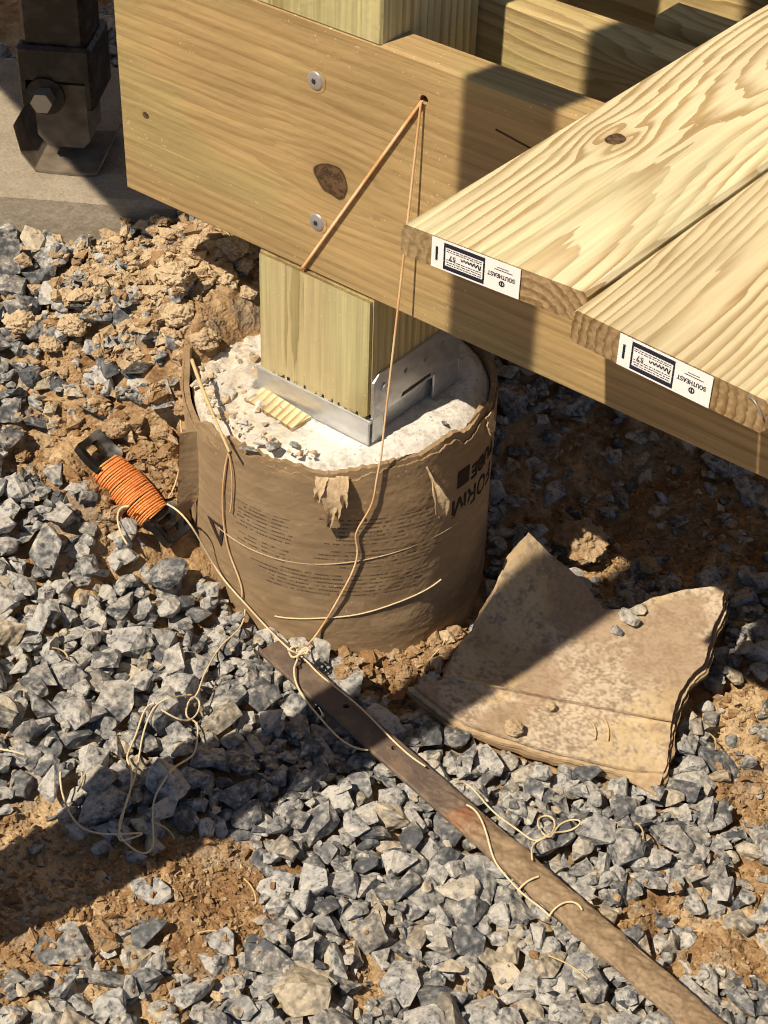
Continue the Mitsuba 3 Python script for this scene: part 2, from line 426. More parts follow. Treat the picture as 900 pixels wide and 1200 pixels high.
SOIL = [  # outlines of bare soil, (how bare, points)
    (.97, [(0, 492), (120, 478), (215, 462), (250, 470), (262, 640), (245, 640), (205, 590), (150, 610), (146, 690), (118, 690), (100, 600), (70, 560), (0, 560)]),
    (.98, [(-60, 935), (40, 945), (110, 985), (175, 1000), (190, 975), (275, 975), (330, 1025), (310, 1090), (260, 1105), (180, 1085), (100, 1100), (-60, 1130)]),
    (.9, [(835, 800), (1000, 760), (1000, 1080), (870, 1060), (845, 1000), (830, 900)]),
    (.85, [(700, 1060), (790, 1040), (880, 1080), (1000, 1080), (1000, 1180), (830, 1150), (720, 1150)]),
    (.97, [(352, 752), (400, 725), (520, 730), (572, 690), (600, 700), (560, 760), (505, 815), (470, 850), (410, 810)]),
    (.86, [(585, 520), (640, 470), (1000, 470), (1000, 700), (850, 690), (760, 700), (705, 720), (620, 620), (590, 680)]),
    (.75, [(-60, 1090), (330, 1085), (300, 1140), (250, 1230), (-60, 1230)]),
    (.9, [(400, 1090), (440, 1080), (450, 1170), (410, 1180)]), (.85, [(530, 1160), (620, 1120), (640, 1210), (560, 1230)]),
    (.55, [(120, 285), (300, 275), (310, 380), (230, 440), (150, 440), (60, 470), (20, 400), (60, 340)])]
flat = PXY.reshape(-1, 2)
bare = np.zeros(len(flat))
import shapely
jx = 16 * (meshkit.fbm(np.stack([GX.ravel() * 28, GY.ravel() * 28, GX.ravel() * 0], 1), 3, 4) - .5) * 2
for k, poly in SOIL:
    ins = shapely.contains_xy(Polygon(poly).buffer(2), flat[:, 0] + jx, flat[:, 1] + jx * .7)
    bare = np.maximum(bare, k * ins)
BARE = gaussian_filter(bare.reshape(GX.shape), 3)


def sample(A, x, y):
    return map_coordinates(A, [(np.asarray(x) - gx[0]) / H, (np.asarray(y) - gy[0]) / H], order=1, mode='nearest')


def crumb(P):
    a = meshkit.fbm(P * 28, 3, 1) - .5
    b = np.abs(meshkit.fbm(P * 75, 3, 2) - .5)
    c = meshkit.fbm(P * 210, 2, 3) - .5
    return .030 * a - .018 * b + .0065 * c


P3 = np.stack([GX, GY, GX * 0], -1)
rough = crumb(P3) * (.45 + .75 * BARE)
trod = gaussian_filter(((PXY[..., 1] > 930) & (PXY[..., 0] < 420)).astype(float), 8)
rough = rough * (1 - .45 * trod)
Z = Z0 + rough
# cavity below the torn flap, left of the tube
hole = on_plane(192, 555, 2, -.13)
Z -= .055 * np.exp(-((GX - hole[0]) ** 2 + (GY - hole[1]) ** 2) / .028 ** 2)
# a shallow trough where the reel lies
def height0(px, py):
    P_ = EYE + sight(px, py) * np.arange(1.2, 3.2, .002)[:, None]
    return P_[int(np.argmax(P_[:, 2] < sample(Z0, P_[:, 0], P_[:, 1])))]


ra, rb = height0(100, 531), height0(206, 639)
t_ = np.clip(((GX - ra[0]) * (rb - ra)[0] + (GY - ra[1]) * (rb - ra)[1]) / ((rb - ra)[:2] @ (rb - ra)[:2]), -.1, 1.1)
dd = np.hypot(GX - ra[0] - t_ * (rb - ra)[0], GY - ra[1] - t_ * (rb - ra)[1])
mk = np.exp(-(dd / .034) ** 4)
Z = Z * (1 - mk) + mk * (ra[2] + t_ * (rb - ra)[2] - .006 + .3 * (Z - Z0))
ex = np.concatenate([gx[0] - np.geomspace(.01, 70, 42)[::-1], gx, gx[-1] + np.geomspace(.01, 70, 42)])
ey = np.concatenate([gy[0] - np.geomspace(.01, 70, 42)[::-1], gy, gy[-1] + np.geomspace(.01, 70, 42)])
EXX, EYY = np.meshgrid(ex, ey, indexing='ij')
EZ = ground_z(EXX, EYY)
EZ += crumb(np.stack([EXX, EYY, EXX * 0], -1)) * .5
EZ[42:-42, 42:-42] = Z
tag(add('ground', grid_mesh(np.stack([EXX, EYY, EZ], -1)), 'soil', smooth=True), 'bare orange brown clay soil', None, kind='structure')

HT = Z.copy()                                              # height of whatever lies on top
IDM = np.full(Z.shape, -1)


def surface(px, py, A):
    """Where the sight line meets the height field A."""
    d = sight(px, py)
    t = np.arange(1.2, 3.2, .002)
    P = EYE + d * t[:, None]
    below = P[:, 2] < sample(A, P[:, 0], P[:, 1])
    i = int(np.argmax(below)) if below.any() else len(t) - 1
    return P[i]


# ------------------------------------------------------------------ footing: concrete in a cardboard form tube
def cyl(th, z, r=TR):
    th, z, r = np.broadcast_arrays(th, z, r)
    return np.stack([TX + r * np.cos(th), TY + r * np.sin(th), z], -1)


rr = np.concatenate([np.linspace(0, .1535, 50), [.155]]); tt = np.radians(np.linspace(0, 360, 241))
RR, TT = np.meshgrid(rr, tt, indexing='ij')
P = cyl(TT, 0 * TT, RR)
n3 = P * [1, 1, 0]
leftness = np.clip((.06 - (P[..., 0] + .3 * P[..., 1])) / .12, 0, 1)
P[..., 2] = .003 + .005 * (meshkit.fbm(n3 * 30, 3, 9) - .5) + .003 * (meshkit.fbm(n3 * 130, 3, 29) - .5) + leftness * .022 * (meshkit.fbm(n3 * 60, 4, 5) - .42)
under = (np.maximum(np.abs(P[..., 0] - .07), np.abs(P[..., 1] - .07)) < .078)
P[..., 2] = np.where(under, np.minimum(P[..., 2], -.0005), P[..., 2])
P[..., 2] -= .012 * np.clip((RR - .136) / .02, 0, 1)
P[-1, :, 2] = -.3
add('concrete_top', grid_mesh(P), 'concrete', 'concrete_footing', smooth=60)
tag('concrete_footing', 'round concrete footing cast in a torn brown cardboard tube, carrying the wooden post', 'concrete footing')


def rim_z(th):
    d = np.degrees(th) % 360
    z = .002 + 0 * d
    bump = lambda c, w, a: a * np.exp(-(((d - c + 180) % 360 - 180) / w) ** 2)
    z = z + bump(165, 52, .020) + bump(120, 30, .012) + bump(352, 10, .010) + bump(12, 8, .012) - bump(305, 14, .004) - bump(243, 9, .016) - bump(258, 5, .006) + bump(215, 16, .012)
    q = np.stack([np.cos(th), np.sin(th), 0 * th], -1)
    rough_ = np.exp(-((d - 175) / 60) ** 2)
    return z + rough_ * .05 * (meshkit.fbm(q * 6, 4, 13) - .45) + .010 * (meshkit.fbm(q * 7, 3, 3) - .5) + .007 * (meshkit.fbm(q * 33, 3, 6) - .5)


def dents(q, depth, seed=21):
    d = .004 * (meshkit.fbm(q * 9, 2, seed) - .5) + .0022 * (meshkit.fbm(q * [26, 26, 60], 3, seed + 1) - .5)
    return d + np.clip(1 - depth / .03, 0, 1) * .007 * (meshkit.fbm(q * 22, 3, seed + 2) - .42)


def wall(r_out, thick, low, z_off, seed, n=500, m=40):
    th = np.linspace(0, 2 * np.pi, n)
    top = rim_z(th) + z_off(th)
    v = np.linspace(0, 1, m)[None, :] ** .7
    z = low + (top[:, None] - low) * v
    q = cyl(np.broadcast_to(th[:, None], z.shape), z)
    dent = dents(q, top[:, None] - z, seed)
    O = cyl(np.broadcast_to(th[:, None], z.shape), z, r_out + dent)
    N = O - np.array([TX, TY, 0]); N[..., 2] = 0; N /= np.linalg.norm(N, axis=-1, keepdims=True)
    return shell(O, N, thick)


form = add('cardboard_form', wall(TR - .0024, .0055, -.36, lambda th: .001 * np.sin(th * 9), 21), 'card', 'concrete_footing', smooth=50)
jag = lambda th: -.003 - .013 * np.clip(meshkit.fbm(np.stack([np.cos(th) * 5, np.sin(th) * 5, 0 * th], -1), 3, 8) - .42, 0, 1) * 2 - .003 * meshkit.fbm(np.stack([np.cos(th) * 40, np.sin(th) * 40, 0 * th], -1), 2, 18) - .012 * np.exp(-((np.degrees(th) % 360 - 307) / 6) ** 2)
add('outer_paper', wall(TR, .002, -.36, jag, 21), 'card', form, smooth=50)


def patch(name, th0, th1, z0, z1, out, halfw, matname, parent, th_curl=0.0, n=26, m=12, seed=3, thick=.0012):
    """A torn piece of paper hanging on the tube: centre line from (th0, z0) to (th1, z1), bulging outwards."""
    s = np.linspace(0, 1, n)[:, None]; c = np.linspace(-1, 1, m)[None, :]
    w = np.array([halfw(x) for x in s[:, 0]])[:, None] * (1 + .35 * (meshkit.fbm(np.stack([s * 8 + 0 * c, np.sign(c) * 3 + 0 * s, 0 * s + 0 * c], -1), 3, seed) - .5) * 2)
    th = np.radians(th0 + (th1 - th0) * s) + w * c / TR
    z = z0 + (z1 - z0) * s + .002 * (meshkit.fbm(np.stack([s * 6 + 0 * c, c * 2 + 0 * s, 0 * s * c], -1), 3, seed + 1) - .5)
    r = TR + .0015 + out(s) + th_curl * np.abs(c) ** 2 * s + .003 * (meshkit.fbm(np.stack([s * 5 + 0 * c, c * 3 + 0 * s, 0 * s * c + 2], -1), 3, seed + 2) - .5)
    O = cyl(th, z, r)
    N = O - np.array([TX, TY, 0]); N[..., 2] = 0; N /= np.linalg.norm(N, axis=-1, keepdims=True)
    return add(name, shell(O, N, thick), matname, parent, smooth=45)


tag(patch('torn_strip', -19.5, -15.5, -.010, -.072, lambda s: .016 * np.sin(np.pi * s * .8), lambda x: .0009 + .0075 * math.sin(math.pi * min(1, max(0, x * 1.25 - .25))), 'torn_paper', form, .004), 'pale torn strip of paper hanging from the rim')
for a, b, z0, z1, w, sd in ((-54, -52, -.006, -.052, .012, 5), (-50, -49, -.004, -.036, .006, 9), (-57, -58, -.006, -.03, .006, 14), (-52, -54.5, -.02, -.064, .006, 17)):
    patch('torn_shred', a, b, z0, z1, lambda s: .009 * np.sin(np.pi * s * .9), lambda x, w=w: w * (1 - .75 * x), 'torn_paper', form, .006, seed=sd)
tag(patch('torn_shred', 12, 13, .010, -.016, lambda s: .004 + 0 * s, lambda x: .009 * (1 - .5 * x), 'torn_paper', form, .004, seed=31), 'pale torn piece of the rim at the right')
# the flap peeled off to the left
fl = cyl(math.radians(-114), -.03, TR + .002)
fnrm = np.array([.30, -.95]) / np.linalg.norm([.30, -.95])


def flap_pt(px, py):
    d = sight(px, py)
    return EYE + d * (((fl[:2] - EYE[:2]) @ fnrm) / (d[:2] @ fnrm))


left_e = np.array([flap_pt(*q_) for q_ in hermite([(216, 502, 0), (215, 530, 0), (213, 570, 0), (212, 604, 0)], 24)[:, :2]])
right_e = np.array([flap_pt(*q_) for q_ in hermite([(240, 508, 0), (244, 535, 0), (243, 560, 0), (214, 607, 0)], 24)[:, :2]])
c = np.linspace(0, 1, 12)[None, :, None]
O = left_e[:, None] * (1 - c) + right_e[:, None] * c
nf = np.array([fnrm[0], fnrm[1], 0])
O = O + nf * (.010 * (1 - c) ** 2 - .004 * c) + nf * .006 * (meshkit.fbm(O * 40, 3, 3)[..., None] - .5)
tag(add('peeled_flap', shell(O, np.broadcast_to(nf, O.shape), .0022), 'card', form, smooth=45), 'flap of cardboard peeled away at the left of the tube')
# lettering: FORM / TUBE, upside down
def on_tube(m, th_deg, z, r):
    v = np.array(m.vertices)
    th = math.radians(th_deg) - v[:, 0] / TR
    return trimesh.Trimesh(cyl(th, z - v[:, 1], r + .3 * v[:, 2]), m.faces, process=False)


def fine(m, n=2):
    return m.subdivide_to_size(.004, max_iter=6)


for txt, th, z in (('FORM', 23, -.072), ('TUBE', 25, -.044)):
    add('printed_word', on_tube(fine(meshkit.text_mesh(txt, .0215 if txt == 'FORM' else .0165, .0012, True)), th, z, TR + .0005), 'print_ink', form)
em = cat([trimesh.creation.box([.019, .021, .0012]).apply_translation([0, 0, .0006])])
add('printed_emblem', on_tube(fine(em), -1.0, -.048, TR + .0006), 'print_ink', form)
tri = trimesh.creation.extrude_polygon(Polygon([(0, 0), (.030, .004), (.006, .030)]).difference(Polygon([(.006, .004), (.020, .006), (.009, .02)])), .001)
add('printed_emblem', on_tube(fine(tri), -97, -.112, TR + .0003), 'print_ink', form)
ring1 = cyl(np.radians(np.linspace(-100, -2, 70)), -.118 + .012 * np.linspace(0, 1, 70) ** 2 - .004 * np.sin(np.linspace(0, 6, 70)), TR + .0006)
add('seam_line', tube(ring1, .0008, 5), 'torn_paper', form, smooth=True)

# rubble on the footing
for i in range(170):
    a, r = (rng.uniform(100, 275), TR * .93 * math.sqrt(rng.uniform(.25, .98))) if i < 120 else (rng.uniform(225, 300), TR * rng.uniform(.80, .93))
    q = cyl(np.radians(a), 0, r)
    if -.012 < q[0] < .152 and -.012 < q[1] < .152: continue
    w0 = rng.normal(size=(9, 3)); w0 /= np.linalg.norm(w0, axis=1, keepdims=True); w0 *= rng.uniform(.7, 1.1, (9, 1)) * [1.2, .9, .55] * np.clip(rng.lognormal(math.log(.0034), .5), .0016, .010)
    b = tm(m3.Manifold.hull_points(w0)); b.apply_transform(trimesh.transformations.rotation_matrix(rng.uniform(0, 6), [0, 0, 1])); b.apply_translation(q + [0, 0, .006])
    add('concrete_crumb', b, ('concrete', 'concrete', 'old_concrete', 'torn_paper')[rng.integers(4)], 'concrete_footing__concrete_top')

# ------------------------------------------------------------------ post, base, beams
PF = -.004
post = box(0, S, 0, S, .034, 1.7) + box(.0015, S - .0015, PF, .002, .034, ZB - .0015) - box(-.01, S + .01, -.01, .0385, ZB, ZT) - box(-.01, S + .01, S - .0385 + .0385, S + .02, ZB, ZT)
edge = m3.Manifold.hull_points(np.array([[a, b, z] for z in (.034, 1.7) for a, b in ((.002, -.0), (S - .002, 0), (S, .002), (S, S - .002), (S - .002, S), (.002, S), (0, S - .002), (0, .002))]))
edge2 = m3.Manifold.cube([S, .02, ZB]).translate([0, -.0095, 0])
post = post ^ (edge + edge2)
pk = add('timber', tm(post), 'post_wood', 'wooden_post')
# ragged lower end fibres
fib = []
for i in range(60):
    x = rng.uniform(.002, S - .002)
    b = trimesh.creation.box([rng.uniform(.002, .006), .0016, rng.uniform(.003, .010)]); b.apply_translation([x, PF + .0009, .0335]); fib.append(b)
tag(add('torn_fibre', cat(fib), 'post_wood', 'wooden_post'), kind='stuff')
tag('wooden_post', 'square greenish timber post standing in the metal base on the footing', 'post')

g = .0026
add('front_flange', tm(soft_box(-g, S + g, PF - g, PF, .001, .0290, .0008)), 'galvanised', 'metal_post_base')
lip = tube([[-g - .001, PF - g * .5, .0290], [S + g + .001, PF - g * .5, .0290]], .0019, 8)
add('rolled_lip', lip, 'galvanised', 'metal_post_base', smooth=40)
add('back_flange', tm(soft_box(-g, S + g, S, S + g, .001, .0275, .0008)), 'galvanised', 'metal_post_base')
add('standoff', tm(soft_box(.005, S - .005, .005, S - .005, .001, .0262, .001)), 'galvanised', 'metal_post_base')
add('base_plate', tm(soft_box(0, S, 0, S, .0265, .0295, .0005)), 'galvanised', 'metal_post_base')
sp = [(0, .031), (0, .072), (.008, .079), (S - .008, .079), (S, .072), (S, .031), (S * .68, .031), (S * .66, .038), (S * .33, .038), (S * .31, .031)]
for x0 in (S, -g):
    pl = trimesh.creation.extrude_polygon(Polygon(sp).difference(Point(.05, .062).buffer(.003)).difference(Point(.082, .058).buffer(.003)).difference(Point(.11, .064).buffer(.003)), g)
    v = pl.vertices.copy(); pl.vertices = np.stack([x0 + v[:, 2], v[:, 0], v[:, 1]], 1)
    add('side_strap', pl, 'galvanised', 'metal_post_base')
    add('side_leg', tm(soft_box(x0, x0 + g, S * .70, S, .001, .031, .0006)), 'galvanised', 'metal_post_base')
    add('side_leg', tm(soft_box(x0, x0 + g, 0, S * .12, .001, .031, .0006)), 'galvanised', 'metal_post_base')
nail = trimesh.creation.cylinder(.0048, .003, sections=16); nail.apply_transform(trimesh.transformations.rotation_matrix(np.pi / 2, [0, 1, 0])); nail.apply_translation([S + g + .001, .016, .060])
add('nail_head', nail, 'screw_metal', 'metal_post_base', smooth=30)
tag('metal_post_base', 'galvanised metal bracket holding the foot of the post above the concrete', 'post base')
shim = m3.Manifold.cube([.07, .026, .004]).rotate([2, 0, -6]).translate([.002, -.031, .003])
tag(add('wood_shim', tm(shim), 'deck_wood_b'), 'small yellowish wood chip lying under the front edge of the bracket', 'wood chip')

beam = soft_box(-.1817, 2.2, 0, .038, ZB, ZT, .0025)
beam = beam - m3.Manifold.cylinder(.03, .0042, .0042, 20).rotate([-90, 0, 0]).translate([.1868, -.002, .3813])
slot = lambda x, z, a, l: m3.Manifold.cube([l, .02, .0022], True).rotate([0, a, 0]).translate([x, 0, z])
beam = beam - slot(.285, .376, 8, .05) - slot(.312, .367, 22, .03) - slot(.318, .377, 75, .026)
bk = add('board', tm(beam), 'beam_wood', 'front_beam')
tag('front_beam', 'long pine beam let into the front of the post, with two screws and twine through a hole', 'beam')
for x, z in ((.0687, .3611), (.0712, .2215)):
    d = trimesh.creation.revolve([[0, 0], [.0052, 0], [.0078, .0008], [.0086, .0022], [.0082, .003], [0, .003]], sections=28)
    d.apply_transform(trimesh.transformations.rotation_matrix(-np.pi / 2, [1, 0, 0])); d.apply_translation([x, -.0026, z])
    sk = add('screw', d, 'screw_metal', 'front_beam', smooth=35)
    st = Polygon([(r * math.cos(a), r * math.sin(a)) for a, r in ((k * math.pi / 6, .0027 if k % 2 == 0 else .0016) for k in range(12))])
    q = trimesh.creation.extrude_polygon(st, .0016); q.apply_transform(trimesh.transformations.rotation_matrix(np.pi / 2, [1, 0, 0])); q.apply_translation([x, -.0019, z])
    add('drive_socket', q, 'recess', sk)
    w = trimesh.creation.annulus(.0080, .0112, .0006, sections=28); w.apply_transform(trimesh.transformations.rotation_matrix(np.pi / 2, [1, 0, 0])); w.apply_translation([x + .0005, -.0002, z - .0003])
    add('dented_ring', w, 'beam_wood', sk)

tag(add('back_beam', tm(soft_box(-.3, 2.2, S + .001, S + .039, ZB, ZT - .001, .0025)), 'joist_wood'), 'second pine beam running behind the post, parallel to the front beam', 'beam')
tag(add('deck_joist', tm(soft_box(.276, 2.2, .212, .250, ZB + .02, ZT - .002, .002)), 'joist_wood'), 'third pine board deeper under the deck, farthest behind the boards', 'joist')

tag(add('deck_joist_001', tm(soft_box(.05, 2.2, .345, .383, ZB + .02, ZT - .001, .002)), 'joist_wood'), 'pine joist in the dark gap beyond the other boards, at the top of the view', 'joist')

# deck boards
def deck(name, corners, front, matname, lab):
    """corners: x at the left and right edge at the front, the board running along +y."""
    (xa, ya), (xb, yb) = front
    k = .0107 if name != 'x' else 0
    L = 2.3
    prof = []
    for (x, y) in ((xa, ya), (xb, yb)):
        for yy in (y, L):
            prof.append((x - k * -(yy - y) * 1.0, yy))
    lo = []
    for i, (x, y) in enumerate(prof):
        sx = 1 if i < 2 else -1
        for dx, dz0, dz1 in ((0, .003, BT - .003), (.003 * sx, 0.0004, BT)):
            lo += [[x + dx, y, ZT + dz0], [x + dx, y, ZT + dz1]]
    m = tm(m3.Manifold.hull_points(np.array(lo)))
    add('plank', m, matname, name)
    tag(name, lab, 'deck board')
    return name


d1 = deck('deck_board', None, ((.3584, -.2517), (.5035, -.2435)), 'deck_wood', 'left deck board, with an oval knot and a white tag on its sawn end')
d2 = deck('deck_board_001', None, ((.5065, -.2645), (.6515, -.2725)), 'deck_wood_b', 'right deck board, with bold curved grain and a white tag on its end')
for i in range(5):                                        # the deck goes on to the right of the frame
    x = .6512 + .1465 * i
    deck(f'deck_board_{i + 2:03d}', None, ((x, -.262 - .004 * (i % 3)), (x + .145, -.262 - .004 * (i % 3))), 'deck_wood_b', 'pine deck boards laid beyond the right edge of the view')
    labels[f'deck_board_{i + 2:03d}']['group'] = 'deck boards beyond the right edge'


def tagmesh(parent, x0, y0, x1, y1):
    """The paper end tag, upside down, slightly bowed off the end grain."""
    a = np.array([x0, y0, ZT + .0012]); L = np.array([x1 - x0, y1 - y0, 0]); n = np.array([L[1], -L[0], 0]); ln = np.linalg.norm(L); n /= ln; L /= ln
    hgt = .0232

    def put(m, off):
        v = np.array(m.vertices)
        xx = ln - v[:, 0]; zz = hgt - v[:, 1]           # turned upside down
        b = .0012 + off + v[:, 2] * .15
        m = trimesh.Trimesh(a + xx[:, None] * L + b[:, None] * n + zz[:, None] * [0, 0, 1.0], m.faces, process=False)
        m.fix_normals()
        return m
    sheet = trimesh.creation.box([ln, hgt, .0006]); sheet.apply_translation([ln / 2, hgt / 2, 0])
    tk = add('paper_tag', put(sheet, 0), 'label_white', parent)
    s = ln / .0700
    R = lambda x, y, w, h: trimesh.creation.box([w * s, h, .0006]).apply_translation([(x + w / 2) * s, y + h / 2, 0])
    # in the tag's own reading direction: emblem and name at the left, boxed print at the right, slot at the end
    add('boxed_border', put(cat([R(.0275, .0016, .0325, .0030), R(.0275, .0186, .0325, .0030), R(.0275, .0016, .0012, .020), R(.0588, .0016, .0012, .020)]), .0004), 'ink', tk)
    add('slot_mark', put(R(.0648, .0065, .0017, .0105), .0004), 'ink', tk)
    w = fine(meshkit.text_mesh('SOUTHEAST', .0031, .0005, True)); w.vertices[:, 0] *= .0215 * s / w.vertices[:, 0].max(); w.apply_translation([.0035 * s, .0094, 0])
    add('brand_word', put(w, .0004), 'ink', tk)
    rg = cat([trimesh.creation.annulus(.0014, .0022, .0006, sections=18), R(-.0004, -.0012, .0009, .0024)]); rg.apply_translation([.0135 * s, .0162, 0])
    add('emblem', put(rg, .0004), 'ink', tk)
    lines = []
    for x, y, w_, h in ((.006, .0062, .014, .0005), (.009, .0045, .009, .0004)):
        lines.append(R(x, y, w_, h))
    r2 = np.random.default_rng(5)
    for y in (.0170, .0153, .0136, .0072, .0057):
        x = .0300
        while x < .0570:
            w_ = r2.uniform(.001, .0035)
            if not (.043 < x < .049 and .008 < y < .0135): lines.append(R(x, y, min(w_, .0578 - x), .00055))
            x += w_ + .0007
    add('small_print', put(cat(lines), .0004), 'ink', tk)
    sq = hermite([(.0305 + .0013 * i, .0098 + (.0022 if i % 2 else -.0008) * (1 - i / 20), 0) for i in range(13)], 60) * [s, 1, 1]
    add('script_mark', put(tube(sq, .00042, 5), .0004), 'ink', tk)
    big = meshkit.text_mesh('57', .0032, .0005, True); big.apply_translation([.0500 * s, .0100, 0])
    add('number_mark', put(big, .0004), 'ink', tk)
    return tk


tagmesh('deck_board', .3841, -.2503, .4540, -.2463)
tagmesh('deck_board_001', .5440, -.2667, .6130, -.2706)
st = tube(hermite([[.637, -.2712, ZT + .020], [.642, -.2745, ZT + .0225], [.650, -.2755, ZT + .014]], 12), .0007, 6)
add('bent_staple', st, 'bolt_steel', 'deck_board_001', smooth=True)

# ------------------------------------------------------------------ slab and stabiliser jack at the back left, trailer above, timber stake
sc = np.array([-.262, .155]); ux, uy = np.array([.84, .54]), np.array([-.54, .84]); ux = ux / np.linalg.norm(ux); uy = uy / np.linalg.norm(uy)
AZ = math.degrees(math.atan2(ux[1], ux[0]))
SZ = .048
slab = soft_box(-.62, 0, 0, .34, -.10, 0, .006).rotate([0, 0, AZ]).translate([sc[0], sc[1], SZ])
v = tm(slab).subdivide_to_size(.012); v.vertices += .0035 * (meshkit.fbm(v.vertices * 40, 3, 2) - .5)[:, None]
tag(add('concrete_pad', v, 'old_concrete', smooth=30), 'worn concrete pad under the black steel jack', 'concrete pad')

jc = np.array([-.478, .175]) + ux * .022 - uy * .028                                # jack axis
J = lambda m: m.rotate([0, 0, AZ]).translate([jc[0], jc[1], SZ])
add('outer_leg', tm(J(soft_box(-.037, .037, -.036, .036, .118, .80, .006))), 'black_steel', 'stabilizer_jack')
br = J(soft_box(-.043, .043, -.044, .044, .075, .150, .004) - box(-.034, .034, -.06, .06, .0, .110))
add('bracket', tm(br), 'black_steel', 'stabilizer_jack')
add('inner_leg', tm(J(m3.Manifold.hull_points(np.array([[x, y, z] for x, z in ((-.030, .10), (.030, .10), (.030, .030), (-.018, .022), (-.030, .036), (.022, .022)) for y in (-.03, .03)])))), 'dirty_steel', 'stabilizer_jack')
bolt = m3.Manifold.cylinder(.02, .0125, .0125, 6).rotate([90, 0, 0]).translate([-.012, -.045, .092])
wash = m3.Manifold.cylinder(.004, .022, .022, 28).rotate([90, 0, 0]).translate([-.012, -.043, .092])
hb = add('bolt', tm(J(bolt)), 'bolt_steel', 'stabilizer_jack'); add('washer', tm(J(wash)), 'black_steel', hb, smooth=30)
fp = []
xs = np.array([-.054, -.046, -.030, -.01, .02, .042, .050]); zs = np.array([.052, .024, .006, .004, .004, .006, .020])
Pp = np.stack([np.broadcast_to(xs[:, None], (7, 8)), np.broadcast_to(np.linspace(-.058, .05, 8)[None, :], (7, 8)), np.broadcast_to(zs[:, None], (7, 8)) + 0.0], -1).copy()
Pp[..., 1] *= 1 - .25 * (zs[:, None] / .052)
ca, sa = math.cos(math.radians(AZ)), math.sin(math.radians(AZ))
rot = np.array([[ca, -sa, 0], [sa, ca, 0], [0, 0, 1]])
Pw = Pp @ rot.T + [jc[0], jc[1], SZ]
add('foot_plate', shell(Pw, np.broadcast_to([0, 0, 1.0], Pw.shape), .0035), 'dirty_steel', 'stabilizer_jack', smooth=30)
tag('stabilizer_jack', 'black steel stabilizer leg with a bolt through it and a bent foot plate', 'jack')

edge_dir = np.array([-.938, .348]); back = np.array([.348, .938]); c0 = np.array([-.384, -.503])
q = np.array([c0, c0 + edge_dir * 2.4, c0 + edge_dir * 2.4 + back * 4, c0 + back * 4])
hull = m3.Manifold.hull_points(np.array([[a, b, z] for a, b in q for z in (.90, 3.1)]))
add('body', tm(hull), 'siding', 'trailer_home')
ql = c0 + edge_dir * .3 + back * .3
add('chassis_rail', tm(m3.Manifold.hull_points(np.array([[*(c0 + edge_dir * a + back * b), z] for a in (.35, .45) for b in (.2, 3.8) for z in (.78, .898)]))), 'black_steel', 'trailer_home')
tag('trailer_home', 'pale trailer body standing beyond the frame above the jack', 'trailer')

stk = soft_box(-.0445, .0445, -.019, .019, -.35, 1.95, .003).rotate([0, 0, 24]).translate([.150, -.62, 0])
tag(add('timber_stake', tm(stk), 'stake_wood'), 'upright timber stake in front of the gravel, outside the picture, casting the long shadow', 'stake')

# ------------------------------------------------------------------ blocked ground: where no stone may lie
BLOCK = np.hypot(GX - TX, GY - TY) < TR + .004
BLOCK |= shapely.contains_xy(Polygon([tuple(sc + ux * a + uy * b) for a, b in ((-.62, -.002), (0.004, -.002), (.004, .34), (-.62, .34))]), GX, GY)

# ------------------------------------------------------------------ scrap of form tube
SCR_Z = -.222
outline_px = [(617, 625, .060), (640, 647, .040), (664, 668, .026), (690, 690, .013), (707, 716, .004), (738, 716, .003), (768, 703, .004), (805, 693, .006), (850, 688, .012), (846, 712, .008),
              (836, 745, .004), (822, 782, .002), (803, 800, .0), (790, 840, -.002), (776, 904, -.012), (745, 902, -.012), (700, 893, -.010), (640, 878, -.006), (590, 862, -.004), (545, 846, -.002), (515, 826, .002), (486, 802, .010),
              (520, 793, .004), (535, 765, .004), (556, 732, .006), (580, 692, .026), (597, 660, .044)]
oxy = np.array([on_plane(a, b, 2, SCR_Z + z)[:2] for a, b, z in outline_px]); oz = np.array([z for _, _, z in outline_px])
zf = RBFInterpolator(oxy, oz, kernel='thin_plate_spline', smoothing=1e-5)
pg0 = Polygon(oxy)
fine_pts = [pg0.exterior.interpolate(t, normalized=True) for t in np.linspace(0, 1, 420, endpoint=False)]
ring = np.array([(p_.x, p_.y) for p_ in fine_pts])
ring += .0055 * (meshkit.fbm(np.c_[ring * 38, ring[:, :1] * 0], 4, 4) - .5)[:, None] * 2 * np.array([[.8, .6]])
scrap_poly = Polygon(ring).buffer(0)
fa, fb = on_plane(530, 797, 2, SCR_Z)[:2], on_plane(768, 840, 2, SCR_Z)[:2]
fd = (fb - fa) / np.linalg.norm(fb - fa); fn = np.array([-fd[1], fd[0]])


